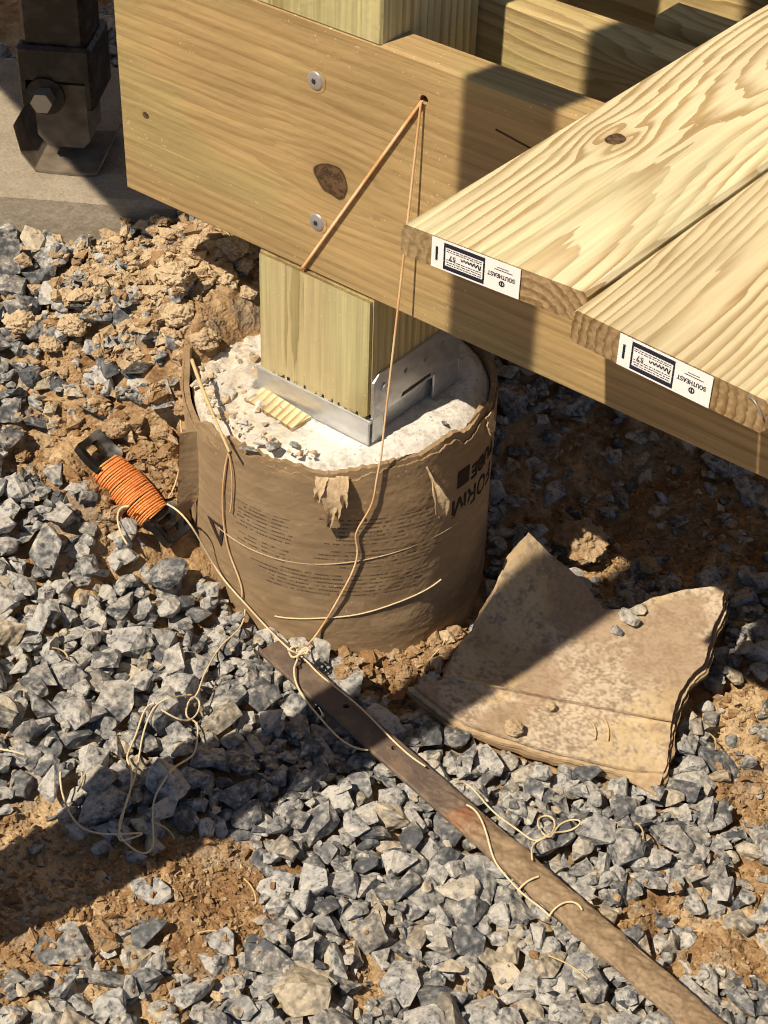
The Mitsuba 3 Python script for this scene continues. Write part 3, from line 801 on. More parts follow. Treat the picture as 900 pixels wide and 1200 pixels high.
def scrap(off, poly, thick, jitter, seed, crease=True):
    m = trimesh.creation.extrude_polygon(poly, thick, engine='earcut')
    # refine the flat faces into a grid by cutting with a triangulated lattice
    g_ = .005
    x0, y0, x1, y1 = poly.bounds
    pts = np.array([(x, y) for x in np.arange(x0, x1, g_) for y in np.arange(y0, y1, g_)])
    pts = pts[shapely.contains_xy(poly.buffer(-.003), pts[:, 0], pts[:, 1])]
    ext = np.array(poly.exterior.coords)[:-1]
    if crease:
        tt_ = np.arange(.004, np.linalg.norm(fb - fa), .004)[:, None]
        rows = np.vstack([fa + fd * tt_ + fn * w for w in (-.0026, -.0012, .0012, .0026)])
        rows = rows[shapely.contains_xy(poly.buffer(-.002), rows[:, 0], rows[:, 1])]
        pts = np.vstack([pts[np.abs((pts - fa) @ fn) > .004], rows])
    from scipy.spatial import Delaunay
    allp = np.vstack([ext, pts]); tri_ = Delaunay(allp).simplices
    cen = allp[tri_].mean(1); tri_ = tri_[shapely.contains_xy(poly, cen[:, 0], cen[:, 1])]
    a = allp[tri_]; area = (a[:, 1, 0] - a[:, 0, 0]) * (a[:, 2, 1] - a[:, 0, 1]) - (a[:, 1, 1] - a[:, 0, 1]) * (a[:, 2, 0] - a[:, 0, 0])
    tri_[area < 0] = tri_[area < 0][:, ::-1]
    z = SCR_Z + zf(allp) + off + jitter * (meshkit.fbm(np.c_[allp * 50, allp[:, :1] * 0], 3, seed) - .5)
    if crease:
        dist = (allp - fa) @ fn
        along = (allp - fa) @ fd
        on = (along > -.005) & (along < np.linalg.norm(fb - fa))
        z -= np.where(on & (np.abs(dist) < .002), .007, 0) + .0 * dist
        z += np.where((dist < 0), dist * .12, 0)
    n_ = len(allp); e = len(ext); k = np.arange(e); k2 = (k + 1) % e
    up = np.c_[allp, z]; dn = np.c_[allp, z - thick]
    f = np.vstack([tri_, tri_[:, ::-1] + n_, np.stack([k, k + n_, k2 + n_], 1), np.stack([k, k2 + n_, k2], 1)])
    t = trimesh.Trimesh(np.vstack([up, dn]), f, process=False); t.fix_normals()
    return t


big_f = [fa - fd * .012 + fn * .0, fb + fd * .3, fb + fd * .3 - fn * .6, fa - fd * .4 - fn * .6, fa - fd * .4 + fn * .02, fa - fd * .03 + fn * .012]
front_half = scrap_poly.buffer(-.0005).intersection(Polygon(big_f))
far_half = scrap_poly.buffer(-.0005).difference(Polygon(big_f).buffer(-.0028))
one = lambda g_: max(getattr(g_, 'geoms', [g_]), key=lambda a_: a_.area)
add('top_layer', scrap(-.0012, one(front_half), .0034, .004, 5, False), 'fibre', 'cardboard_scrap', smooth=40)
add('top_layer', scrap(.0040, one(far_half), .0020, .004, 5, False), 'fibre', 'cardboard_scrap', smooth=40)
add('inner_layer', scrap(-.0030, scrap_poly.buffer(-.002), .0016, .004, 5, False), 'card', 'cardboard_scrap', smooth=40)
r2 = ring + .006 * (meshkit.fbm(np.c_[ring * 45, ring[:, :1] * 0 + 3], 3, 9) - .3)[:, None] * (ring - ring.mean(0)) / .1
add('lower_layer', scrap(-.0060, one(Polygon(r2).buffer(.0012)), .0036, .005, 7, False), 'torn_paper', 'cardboard_scrap', smooth=40)
r3 = ring + .007 * (meshkit.fbm(np.c_[ring * 60, ring[:, :1] * 0 + 8], 3, 19) - .3)[:, None] * (ring - ring.mean(0)) / .1
add('lower_layer', scrap(-.0115, one(Polygon(r3).buffer(.0030)), .0040, .006, 11, False), 'card', 'cardboard_scrap', smooth=40)
tag('cardboard_scrap', 'large torn piece of thick brown tube cardboard lying on the gravel beside the footing', 'cardboard scrap')
inside = shapely.contains_xy(scrap_poly.buffer(.003), GX, GY)
BLOCK |= inside
scr_h = np.full(GX.shape, -9.0)
ins2 = shapely.contains_xy(scrap_poly, GX, GY)
scr_h[ins2] = SCR_Z + zf(np.c_[GX[ins2], GY[ins2]])
# keep the soil under the scrap
low = np.where(shapely.contains_xy(scrap_poly.buffer(.006), GX, GY), 1.0, 0)

# ------------------------------------------------------------------ steel stake lying on the gravel
sa_, sb_ = on_plane(317, 757, 2, -.200), on_plane(850, 1225, 2, -.200)
sd_ = (sb_ - sa_); SL = np.linalg.norm(sd_); sd_ /= SL
sn = np.cross([0, 0, 1.0], sd_); sn /= np.linalg.norm(sn); su = np.cross(sd_, sn)
bar = soft_box(0, SL, -.0152, .0152, -.003, .003, .0015)
for x in np.arange(.045, SL, .0715):
    bar = bar - m3.Manifold.cylinder(.02, .0032, .0032, 16, True).translate([x, .004 * math.sin(9 * x), 0])
bm = tm(bar); bm = bm.subdivide_to_size(.010)
vv = np.array(bm.vertices); wp = sa_ + vv[:, :1] * sd_ + vv[:, 1:2] * sn + vv[:, 2:3] * su
wp += .0016 * (meshkit.fbm(wp * 60, 3, 4) - .5)[:, None] * su
add('flat_bar', trimesh.Trimesh(wp, bm.faces, process=False), 'stake_steel', 'steel_stake', smooth=35)
# caked mud on its lower half
n_, m_ = 160, 16
sx = np.linspace(.235, SL, n_)[:, None]; cc = np.linspace(-1, 1, m_)[None, :]
wy = .0145 + .007 * (meshkit.fbm(np.stack([sx * 40 + 0 * cc, np.sign(cc) * 4 + 0 * sx, 0 * sx * cc], -1), 3, 2) - .5)
hz = .002 + .0055 * np.clip(1 - cc ** 2, 0, 1) ** .5 * np.clip((sx - .235) / .06, .2, 1) * (.35 + 1.0 * meshkit.fbm(np.stack([sx * 60 + 0 * cc, cc * 2 + 0 * sx, 0 * sx * cc], -1), 4, 6)) + .002 * (meshkit.fbm(np.stack([sx * 200 + 0 * cc, cc * 5 + 0 * sx, 0 * sx * cc], -1), 3, 7) - .5) * 1.8
Pm = sa_ + sx[..., None] * sd_ + (wy * cc)[..., None] * sn + (hz)[..., None] * su
tag(add('mud_crust', shell(Pm, np.broadcast_to(su, Pm.shape), .004), 'stake_steel', 'steel_stake', smooth=50), 'dried tan mud caked on the lower half')
tag('steel_stake', 'long flat rusty steel stake with holes lying across the gravel, half caked in mud', 'steel stake')
q2 = np.stack([GX - sa_[0], GY - sa_[1]], -1)
al = q2 @ (sd_[:2] / np.linalg.norm(sd_[:2])); ac = q2 @ np.array([-sd_[1], sd_[0]]) / np.linalg.norm(sd_[:2])
STAKE = (al > -.01) & (al < SL) & (np.abs(ac) < .017)
stake_z = sa_[2] + al * sd_[2] / np.linalg.norm(sd_[:2])

# ------------------------------------------------------------------ line reel with orange twine
Sm = gaussian_filter(Z, 3)
ra, rb = ra + [0, 0, .013], rb + [0, 0, .012]
rx = rb - ra; RL = np.linalg.norm(rx); rx /= RL
rz = np.array([0, 0, 1.0]) - rx * rx[2]; rz /= np.linalg.norm(rz); ry = np.cross(rz, rx)
rc = (ra + rb) / 2
RW = lambda pts: rc + np.asarray(pts)[:, :1] * rx + np.asarray(pts)[:, 1:2] * ry + np.asarray(pts)[:, 2:3] * rz
add('core', trimesh.Trimesh(RW(tm(soft_box(-RL * .30, RL * .34, -.011, .011, -.007, .007, .003)).vertices), tm(soft_box(-RL * .30, RL * .34, -.011, .011, -.007, .007, .003)).faces, process=False), 'black_plastic', 'line_reel')
from shapely.geometry import box as sbox
for sgn, x0, x1, hw in ((-1, .27, .47, .0128), (1, .30, .49, .0140)):
    o_ = sbox(RL * x0, -hw, RL * x1, hw).buffer(.006, quad_segs=6)
    h_ = sbox(RL * (x0 + .055), -hw + .006, RL * (x1 - .035), hw - .006).buffer(.003, quad_segs=5)
    if sgn > 0: h_ = h_.difference(sbox(RL * .38, -.004, RL * .43, .1))
    e_ = trimesh.creation.extrude_polygon(o_.difference(h_), .011, engine='earcut').subdivide_to_size(.006)
    v_ = np.array(e_.vertices) - [0, 0, .0055]; v_[:, 0] *= sgn; v_[:, 2] += .0012 * np.sin(v_[:, 0] * 160) + .0035 * (np.abs(v_[:, 1]) / hw) ** 2
    e_ = trimesh.Trimesh(RW(v_), e_.faces, process=False); e_.fix_normals()
    add('end_frame', e_, 'black_plastic', 'line_reel', smooth=35)
wind = []
r_ = np.random.default_rng(2)
for lay, (a_, n_t) in enumerate(((0.0, 31), (.0016, 27))):
    turns = n_t; t_ = np.linspace(0, turns, turns * 26)
    xx = np.linspace(-RL * .27, RL * .28, len(t_)) + .0022 * (meshkit.fbm(np.stack([t_ * .6, t_ * 0 + lay, t_ * 0], -1), 2, lay) - .5) + .0014 * np.sin(t_ * 2 * np.pi + lay)
    ph = t_ * 2 * np.pi * (1 if lay == 0 else -1)
    w_ = .0145 + a_ + .0035 * np.sin(np.linspace(0, np.pi, len(t_))) + .0012 * (meshkit.fbm(np.stack([t_ * 1.7, t_ * 0, t_ * 0 + lay], -1), 2, 7) - .5)
    h_ = .0125 + a_ + .0035 * np.sin(np.linspace(0, np.pi, len(t_)))
    c_, s_ = np.cos(ph), np.sin(ph)
    wind.append(tube(RW(np.stack([xx, w_ * np.sign(c_) * np.abs(c_) ** .75, h_ * np.sign(s_) * np.abs(s_) ** .75], 1)), .00105, 5))
tag(add('wound_twine', cat(wind), 'orange_twine', 'line_reel', smooth=True), 'bright orange twine wound round the reel')
tag('line_reel', 'black plastic line reel wound with bright orange twine, lying in the soil', 'line reel')
rq = np.stack([GX - rc[0], GY - rc[1]], -1); rxa = rq @ (rx[:2] / np.linalg.norm(rx[:2])); rya = rq @ np.array([-rx[1], rx[0]]) / np.linalg.norm(rx[:2])
REEL = (np.abs(rxa) < .095) & (np.abs(rya) < .026)
BLOCK |= REEL

# ------------------------------------------------------------------ crushed stone: dropped one by one onto the height field
SHAPES = []
for i in range(70):
    r_ = np.random.default_rng(100 + i)
    p_ = r_.normal(size=(r_.integers(8, 14), 3)); p_ /= np.linalg.norm(p_, axis=1, keepdims=True)
    p_ *= r_.uniform(.78, 1.0, (len(p_), 1)); p_ *= [1, r_.uniform(.5, .95), r_.uniform(.28, .70)]
    hl = ConvexHull(p_)
    base = trimesh.Trimesh(p_, hl.simplices, process=False); base.fix_normals()
    # chamfer: cut the corners, then subdivide, roughen
    man = m3.Manifold.hull_points(p_)
    cut = man
    for q in p_[hl.vertices]:
        nrm = q / np.linalg.norm(q)
        cut = cut.trim_by_plane((-nrm).tolist(), -float(np.linalg.norm(q)) * r_.uniform(.95, 1.0))
    t = tm(cut); t.merge_vertices()
    t = t.subdivide_to_size(.34)
    vv = np.array(t.vertices)
    nr = vv / np.linalg.norm(vv, axis=1, keepdims=True)
    vv = vv + nr * (.09 * (meshkit.fbm(vv * 2.3 + i * 5, 3, i) - .5) + .06 * (meshkit.fbm(vv * 7 + i, 2, i) - .5))[:, None]
    hv = np.array(tm(cut).vertices)
    v_, f_, n_ = meshkit.arrays(trimesh.Trimesh(vv, t.faces, process=False), 14)
    SHAPES.append((hv, v_, f_))


def rot_mat(yaw, tilt, az):
    a = trimesh.transformations.rotation_matrix(yaw, [0, 0, 1])[:3, :3]
    b = trimesh.transformations.rotation_matrix(tilt, [math.cos(az), math.sin(az), 0])[:3, :3]
    return b @ a


STONES = []
rs = np.random.default_rng(77)
DENS = np.where(BLOCK | ~INVIEW, 0, np.clip(1 - BARE, 0, 1) ** 1.5)
DENS_S = np.where(BLOCK | ~INVIEW, 0, np.clip(1 - BARE, .06, 1))


def drop(count, sizes, dens, cand, sink):
    flatp = (dens / dens.sum()).ravel().cumsum()
    for _ in range(count):
        size = sizes()
        sh = rs.integers(len(SHAPES))
        R_ = rot_mat(rs.uniform(0, 6.28), abs(rs.normal(0, .33)), rs.uniform(0, 6.28)) * size
        hv = SHAPES[sh][0] @ R_.T
        eq = ConvexHull(hv).equations
        n_, d_ = eq[:, :3], -eq[:, 3]
        up_, dn_ = n_[:, 2] > 1e-3, n_[:, 2] < -1e-3
        k = int(np.ceil(np.abs(hv[:, :2]).max() / H)) + 1
        o = np.arange(-k, k + 1) * H
        ox, oy = np.meshgrid(o, o, indexing='ij')
        hi = np.min((d_[up_] - ox[..., None] * n_[up_, 0] - oy[..., None] * n_[up_, 1]) / n_[up_, 2], -1)
        lo = np.max((d_[dn_] - ox[..., None] * n_[dn_, 0] - oy[..., None] * n_[dn_, 1]) / n_[dn_, 2], -1)
        ins = hi > lo
        if not ins.any(): continue
        best = None
        for c_ in np.searchsorted(flatp, rs.random(cand)):
            i, j = np.unravel_index(min(c_, dens.size - 1), dens.shape)
            if i < k or j < k or i + k >= dens.shape[0] or j + k >= dens.shape[1]: continue
            sl = (slice(i - k, i + k + 1), slice(j - k, j + k + 1))
            if BLOCK[sl][ins].mean() > .10: continue
            z = np.quantile((HT[sl] - lo)[ins], .93)
            sc_ = z - Z0[i, j] + .0
            if best is None or sc_ < best[0]: best = (sc_, z, i, j, sl)
        if best is None: continue
        _, z, i, j, sl = best
        hgt = hv[:, 2].max() - hv[:, 2].min()
        bare_here = BARE[i, j]
        z -= hgt * (sink + .22 * bare_here)
        if STAKE[sl][ins].any() and (z + hi > stake_z[sl] - .002)[ins & STAKE[sl]].any(): continue
        idx = len(STONES)
        newtop = np.where(ins, z + hi, -9)
        upd = newtop > HT[sl]
        HT[sl][upd] = newtop[upd]; IDM[sl][upd] = idx
        STONES.append(dict(pos=np.array([gx[i], gy[j], z]), R=R_, shape=sh, size=size, tone=rs.random(), hue=rs.random(), bare=bare_here))


drop(3000, lambda: float(np.clip(rs.lognormal(math.log(.0150), .25), .0085, .026)), DENS, 6, .10)
drop(2600, lambda: float(np.clip(rs.lognormal(math.log(.0185), .36), .0085, .036)), DENS, 8, .14)
drop(520, lambda: float(np.clip(rs.lognormal(math.log(.0165), .35), .008, .030)), DENS_S, 3, .2)
drop(2600, lambda: float(rs.uniform(.0035, .0095)), DENS_S, 3, .1)

centre = project(np.stack([s_['pos'] for s_ in STONES]))
area = np.bincount(IDM[IDM >= 0], minlength=len(STONES)).astype(float)
depth = np.linalg.norm(np.stack([s_['pos'] for s_ in STONES]) - EYE, axis=1)
area0 = area
area = area / depth ** 2
inframe = (centre[:, 0] > -8) & (centre[:, 0] < 908) & (centre[:, 1] > 10) & (centre[:, 1] < 1206)
hidden = (centre[:, 1] < 500) & (centre[:, 0] > 330)
order = [i for i in np.argsort(-area * inframe * ~hidden)[:300]]
chosen = set(order)


def stone_mesh(s_):
    _, v_, f_ = SHAPES[s_['shape']]
    return v_ @ s_['R'].T + s_['pos'], f_


def where_is(c, s_):
    x, y = c
    dark = 'dark grey' if s_['tone'] < .38 else ('pale grey' if s_['tone'] > .72 else 'mid grey')
    if s_['hue'] > .82: dark = 'tan dusted grey'
    if s_['bare'] > .5 and x > 560 and y < 760: w_ = 'in the shaded soil under the deck'
    elif x > 780 and y < 1080: w_ = 'on the soil right of the cardboard scrap'
    elif s_['bare'] > .5 and y > 900 and x < 420: w_ = 'in the trodden soil by the long shadow'
    elif y < 480 and x < 330: w_ = 'between the concrete pad and the footing'
    elif y < 760 and x < 330: w_ = 'in the heap just left of the footing'
    elif y < 980 and x < 300: w_ = 'around the pale looped twine'
    elif (y - 745) * 520 - (x - 300) * 455 < -9000 and y > 760: w_ = 'between the stake and the cardboard scrap'
    elif y < 960: w_ = 'left of the steel stake, near the knot'
    elif y < 1080: w_ = 'left of the muddy half of the stake'
    else: w_ = 'at the near edge, left of the stake'
    ext_ = np.ptp(SHAPES[s_['shape']][0] @ s_['R'].T, axis=0)
    big = 'large ' if s_['size'] > .0245 else ('small ' if s_['size'] < .0185 else '')
    form_ = 'flat ' if ext_[2] < .48 * max(ext_[:2]) else ('blocky ' if ext_[2] > .72 * max(ext_[:2]) else '')
    return f'{big}{form_}{dark} crushed stone {w_}', w_


for i in order:
    s_ = STONES[i]
    v_, f_ = stone_mesh(s_)
    k_ = numbered('crushed_stone') if False else ('crushed_stone' if i == order[0] else f'crushed_stone_{order.index(i):03d}')
    scene[k_] = mikit.ply(trimesh.Trimesh(v_, f_, process=False), 'rock', True, uv=np.tile([s_['tone'], s_['hue']], (len(v_), 1)))
    lb, w_ = where_is(centre[i], s_)
    tag(k_, lb, 'stone', lb.replace('crushed stone', 'stones'))
vs, fs, uvs, n0 = [], [], [], 0
for i, s_ in enumerate(STONES):
    if i in chosen or area0[i] < 2: continue                  # buried ones are left out
    v_, f_ = stone_mesh(s_)
    vs.append(v_); fs.append(f_ + n0); uvs.append(np.tile([s_['tone'], s_['hue']], (len(v_), 1))); n0 += len(v_)
scene['gravel'] = mikit.ply(trimesh.Trimesh(np.vstack(vs), np.vstack(fs), process=False), 'rock', True, uv=np.vstack(uvs))
tag('gravel', 'bed of smaller grey crushed gravel between the larger stones', kind='stuff')


# ------------------------------------------------------------------ soil crumbs and clods
def lump(size, seed, sub=2, squash=.75):
    b = trimesh.creation.icosphere(sub, 1.0)
    v_ = np.array(b.vertices)
    v_ = v_ * (1 + .75 * (meshkit.fbm(v_ * 1.6 + seed * 3.1, 4, seed) - .5) + .35 * (meshkit.fbm(v_ * 5 + seed, 2, seed + 1) - .5))[:, None]
    return v_ * size * [1.1, .95, squash], np.array(b.faces)


def grain(i):
    r_ = np.random.default_rng(900 + i)
    q_ = r_.normal(size=(11, 3)); q_ /= np.linalg.norm(q_, axis=1, keepdims=True)
    t_ = trimesh.Trimesh(q_ * r_.uniform(.6, 1.1, (11, 1)) * [1.2, .9, .75], ConvexHull(q_).simplices, process=False); t_.fix_normals()
    return np.array(t_.vertices)[t_.faces].reshape(-1, 3), np.arange(3 * len(t_.faces)).reshape(-1, 3)


LUMPS = [grain(i) for i in range(24)]
vs, fs, uvs, n0 = [], [], [], 0
cr = np.random.default_rng(9)
spill = np.exp(-(((PXY[..., 0] - 225) / 85) ** 2 + ((PXY[..., 1] - 335) / 60) ** 2))
around = np.exp(-(((PXY[..., 0] - 150) / 110) ** 2 + ((PXY[..., 1] - 540) / 75) ** 2)) + np.exp(-(((PXY[..., 0] - 450) / 110) ** 2 + ((PXY[..., 1] - 780) / 45) ** 2))
NOCRUMB = (np.hypot(GX - TX, GY - TY) < TR + .004) | shapely.contains_xy(scrap_poly.buffer(-.012), GX, GY) | ((np.abs(rxa) < .100) & (np.abs(rya) < .024)) | (BLOCK & (GX < -.2) & (GY > .05))
w_ = np.where(NOCRUMB | ~INVIEW, 0, BARE ** 2 * (1 + 2.5 * around) + .006 + 2.4 * spill); w_ = (w_ / w_.sum()).ravel().cumsum()
for _ in range(15000):
    i, j = np.unravel_index(np.searchsorted(w_, cr.random()), BARE.shape)
    if IDM[i, j] >= 0 and PXY[i, j, 1] > 500 and cr.random() < .85: continue
    sz = float(np.clip(cr.lognormal(math.log(.0020), .6), .0008, .008))
    if PXY[i, j, 1] < 440 or around[i, j] > .4: sz = min(sz * 1.7, .013)
    v_, f_ = LUMPS[cr.integers(24)]
    a = cr.uniform(0, 6.28); Rz = np.array([[math.cos(a), -math.sin(a), 0], [math.sin(a), math.cos(a), 0], [0, 0, 1]])
    vs.append(v_ @ Rz.T * sz + [gx[i], gy[j], HT[i, j] + sz * .25]); fs.append(f_ + n0); n0 += len(v_)
    tone = np.clip(cr.normal(.35, .2) + (.35 if PXY[i, j, 1] < 470 else 0), 0, 1)
    uvs.append(np.tile([tone, 0.0], (len(v_), 1)))
scene['soil_crumbs'] = mikit.ply(trimesh.Trimesh(np.vstack(vs), np.vstack(fs), process=False), 'clay', True, uv=np.vstack(uvs))
tag('soil_crumbs', 'loose crumbs of clay soil scattered on the bare ground', kind='stuff')

CLODS = [(680, 640, .030, .55, 'orange clod of clay standing behind the top corner of the cardboard scrap'), (760, 665, .016, .5, None), (205, 325, .022, .9, None), (232, 292, .020, .95, None), (258, 300, .016, .9, None),
         (276, 292, .018, .9, None), (180, 305, .017, .9, None), (210, 372, .024, .85, None), (75, 352, .021, .9, None), (110, 345, .014, .85, None), (60, 405, .017, .8, None), (25, 380, .022, .85, None), (85, 385, .020, .9, None),
         (262, 330, .020, .9, None), (290, 345, .014, .85, None), (240, 400, .020, .75, None), (150, 290, .012, .9, None), (285, 312, .013, .9, None), (190, 285, .014, .95, None), (130, 330, .013, .9, None),
         (225, 440, .018, .6, None), (215, 480, .016, .5, None), (402, 790, .013, .4, None), (470, 790, .016, .4, None), (530, 745, .017, .42, None), (500, 770, .013, .45, None), (440, 800, .012, .38, None), (545, 720, .013, .4, None),
         (135, 505, .018, .4, None), (170, 530, .016, .35, None), (60, 520, .014, .42, None), (25, 535, .012, .42, None), (190, 510, .015, .45, None)]
for n, (a, b, sz, tone, lb) in enumerate(CLODS):
    p_ = surface(a, b, gaussian_filter(HT, 2) if n == 0 else HT)
    sz *= 1.0 if n == 0 else .72
    v_, f_ = lump(sz, 40 + n, 4, .7)
    v_ = v_ + (.34 * sz * (meshkit.fbm(v_ / sz * 5, 4, n) - .5))[:, None] * v_ / sz
    k_ = 'clay_clod' if n == 0 else f'clay_clod_{n:03d}'
    scene[k_] = mikit.ply(trimesh.Trimesh(v_ + p_ + [0, 0, sz * .25], f_, process=False), 'clay', True, uv=np.tile([tone, 0.0], (len(v_), 1)))
    if not lb:
        spot = 'on the bank behind the footing' if b < 420 and a > 130 else ('among grey stones below the concrete pad' if b < 420 else ('at the foot of the tube beside the scrap' if a > 350 and b > 700 else ('on the bare soil around the orange reel' if b > 470 else 'beside the torn rim of the footing')))
        lb = f'crumbly {"pale tan" if tone > .7 else "brown"} clod of clay {spot}'
        if a > 700: lb = 'crumbly brown clod of clay at the notch of the cardboard scrap'
    tag(k_, lb, 'clod', 'clods of clay: ' + lb[8:60])

# large dark rock behind the footing, under the beam
for n, (a, b, sz, lb) in enumerate(((630, 462, .075, 'large shaded rock under the beam just behind the footing'), (735, 515, .05, 'shaded rock deep under the deck boards'))):
    p_ = surface(a, b, Z)
    hv, v_, f_ = SHAPES[5 + n * 3]
    v_ = v_ * sz * [1.2, .9, .8]
    k_ = 'large_rock' if n == 0 else f'large_rock_{n:03d}'
    scene[k_] = mikit.ply(trimesh.Trimesh(v_ + p_ + [0.01, .03, -.01], f_, process=False), 'rock', True, uv=np.tile([.3, .75], (len(v_), 1)))
    tag(k_, lb, 'rock')

HTS = np.maximum(HT, scr_h + .004)
for n, (a, b, sz, shp, tone, hue, lb) in enumerate(((735, 728, .020, 4, .7, .85, 'pale stone resting in the notch of the cardboard scrap'), (722, 742, .011, 9, .5, .2, 'small grey stone on the cardboard scrap, next to the pale stone in its notch'),
        (748, 716, .013, 12, .5, .9, 'tan stone at the back edge of the cardboard scrap'), (716, 712, .012, 14, .4, .8, 'brown stained stone behind the notch of the cardboard scrap'))):
    p_ = surface(a, b, HTS)
    _, v_, f_ = SHAPES[shp]
    k_ = 'loose_stone' if n == 0 else f'loose_stone_{n:03d}'
    scene[k_] = mikit.ply(trimesh.Trimesh(v_ * sz + p_ + [0, 0, sz * .3], f_, process=False), 'rock', True, uv=np.tile([tone, hue], (len(v_), 1)))
    tag(k_, lb, 'stone')
for n, (a, b, sz, shp, lb) in enumerate(((292, 528, .014, 21, 'dark flat stone chip on the front edge of the footing concrete'), (320, 524, .012, 22, 'flat stone chip on the footing concrete, right beside the largest chip'), (345, 521, .008, 26, 'smallest flat stone chip on the front edge of the footing concrete'),
        (521, 495, .006, 30, 'single grey stone chip on the sunlit right side of the footing concrete'))):
    p_ = on_plane(a, b, 2, .008)
    _, v_, f_ = SHAPES[shp]
    k_ = 'stone_chip' if n == 0 else f'stone_chip_{n:03d}'
    scene[k_] = mikit.ply(trimesh.Trimesh(v_ * sz * [1, 1, .6] + p_, f_, process=False), 'rock', True, uv=np.tile([.3, .3], (len(v_), 1)))
    tag(k_, lb, 'stone chip')
for n, (a, b, sz, lb) in enumerate(((602, 855, .009, 'crumb of clay on the front strip of the cardboard scrap'), (645, 828, .005, 'tiny crumb of clay on the split across the cardboard scrap'))):
    p_ = surface(a, b, HTS)
    v_, f_ = lump(sz, 90 + n, 3, .8)
    k_ = f'clay_crumb' if n == 0 else f'clay_crumb_{n:03d}'
    scene[k_] = mikit.ply(trimesh.Trimesh(v_ + p_ + [0, 0, sz * .3], f_, process=False), 'clay', True, uv=np.tile([.8, 0], (len(v_), 1)))
    tag(k_, lb, 'clod')
pc = np.array([surface(a, b, HT) for a, b in ((708, 905), (735, 903), (775, 920), (768, 933), (738, 924))])
pp = Polygon(pc[:, :2]).buffer(.001)
m_ = trimesh.creation.extrude_polygon(pp, .0022, engine='earcut').subdivide_to_size(.006)
m_.vertices[:, 2] += SCR_Z - .019 + .006 * (meshkit.fbm(np.c_[m_.vertices[:, :2] * 30, m_.vertices[:, :1] * 0], 2, 3) - .5)
tag(add('cardboard_strip', m_, 'torn_paper', smooth=35), 'small tan strip of torn cardboard on the stones under the front corner of the scrap', 'cardboard scrap')

# ------------------------------------------------------------------ twine
HT2 = np.maximum(HT, scr_h)
HT2 = np.where(STAKE, np.maximum(HT2, stake_z + .009), HT2)
HT2 = np.where(REEL, np.maximum(HT2, rc[2] + .01), HT2)
DRAPE = gaussian_filter(maximum_filter(HT2, 5), 2.5)


def lay(pts, n, lift=.0012):
    q = hermite(np.array(pts, float), n)
    out = np.array([surface(a, b, DRAPE) for a, b in q])
    out[:, 2] += lift
    k = np.array([1, 2, 3, 2, 1.]) / 9
    pad = np.vstack([out[:1], out[:1], out, out[-1:], out[-1:]])
    return np.stack([np.convolve(pad[:, i], k, 'valid') for i in range(3)], 1)


def on_cyl(px, py, off=.003):
    d = sight(px, py); o = EYE[:2] - [TX, TY]; R_ = TR + off
    for _ in range(3):
        a, b, c = d[:2] @ d[:2], o @ d[:2], o @ o - R_ ** 2
        P_ = EYE + d * (-b - math.sqrt(max(b * b - a * c, 0))) / a
        t_ = math.atan2(P_[1] - TY, P_[0] - TX)
        top_ = float(rim_z(np.array([t_]))[0])
        R_ = TR + off + float(dents(cyl(t_, P_[2])[None], np.array([top_ - P_[2]]))[0])
    return P_


knot = lay([(349, 770), (351, 771), (352, 770)], 3, .004)[1]
hole_pt = np.array([.1868, -.004, .381])
rimp = on_cyl(446, 538, .004)
hang = [hole_pt + (rimp - hole_pt) * t + np.array([0, 0, -.004 * math.sin(math.pi * t)]) for t in np.linspace(0, 1, 12)]
down = [on_cyl(a, b, .0040) for a, b in ((441, 565), (436, 590), (424, 612), (417, 628), (419, 645), (414, 668), (402, 692), (385, 722), (372, 742))]
line = hermite(np.vstack([hang, down, [knot]]), 150)
add('hanging_length', tube(line, .00105, 7), 'faded_twine', 'mason_line', smooth=True)
lp = np.array([[.1868, -.0025, .3813], [.150, -.0028, .325], [.100, -.0028, .2415], [.0567, -.0030, .1690], [.0545, -.002, .164], [.056, .02, .1625]])
pth = np.vstack([lp[0] + (lp[3] - lp[0]) * t for t in np.linspace(0, 1, 20)])
for o in (-.0011, .0011):
    add('tied_length', tube(np.vstack([pth + [o * .9, -.0004 * (o > 0), o * .5], lp[4:] + [o, 0, 0]]), .00105, 7), 'faded_twine', 'mason_line', smooth=True)
kn = np.array([knot + .007 * np.array([math.cos(t) * (1 + .3 * math.sin(2.3 * t)), math.sin(t * 1.3), .55 * math.sin(t * 2.1) + .5]) for t in np.linspace(0, 17, 120)])
add('knot', tube(kn, .0011, 6), 'pale_twine', 'mason_line', smooth=True)
add('loose_length', tube(np.vstack([knot[None], lay([(345, 782), (352, 812), (375, 842), (400, 868), (432, 880)], 60)]), .00105, 7), 'pale_twine', 'mason_line', smooth=True)
add('loose_length', tube(np.vstack([knot[None], lay([(362, 778), (385, 800), (420, 828), (458, 866), (500, 900)], 60)]), .00095, 7), 'pale_twine', 'mason_line', smooth=True)
rl = []
for a, b, _ in hermite([(q_[0], q_[1], 0) for q_ in ((196, 592), (215, 606), (232, 630), (246, 655), (262, 680), (284, 705), (303, 726), (326, 750), (346, 768))], 90):
    P_ = surface(a, b, DRAPE); d_ = sight(a, b); o_ = EYE[:2] - [TX, TY]
    if (o_ @ d_[:2]) ** 2 - (d_[:2] @ d_[:2]) * (o_ @ o_ - (TR + .006) ** 2) > 0:      # where the tube stands in front of the ground
        Q_ = on_cyl(a, b, .006)
        if np.linalg.norm(Q_ - EYE) < np.linalg.norm(P_ - EYE): P_ = Q_
    rl.append(P_ + [0, 0, .0015])
rl = np.array(rl)
for _ in range(14): rl[1:-1] = .5 * rl[1:-1] + .25 * (rl[:-2] + rl[2:])
add('reel_length', tube(np.vstack([rl, knot[None]]), .00105, 7), 'pale_twine', 'mason_line', smooth=True)
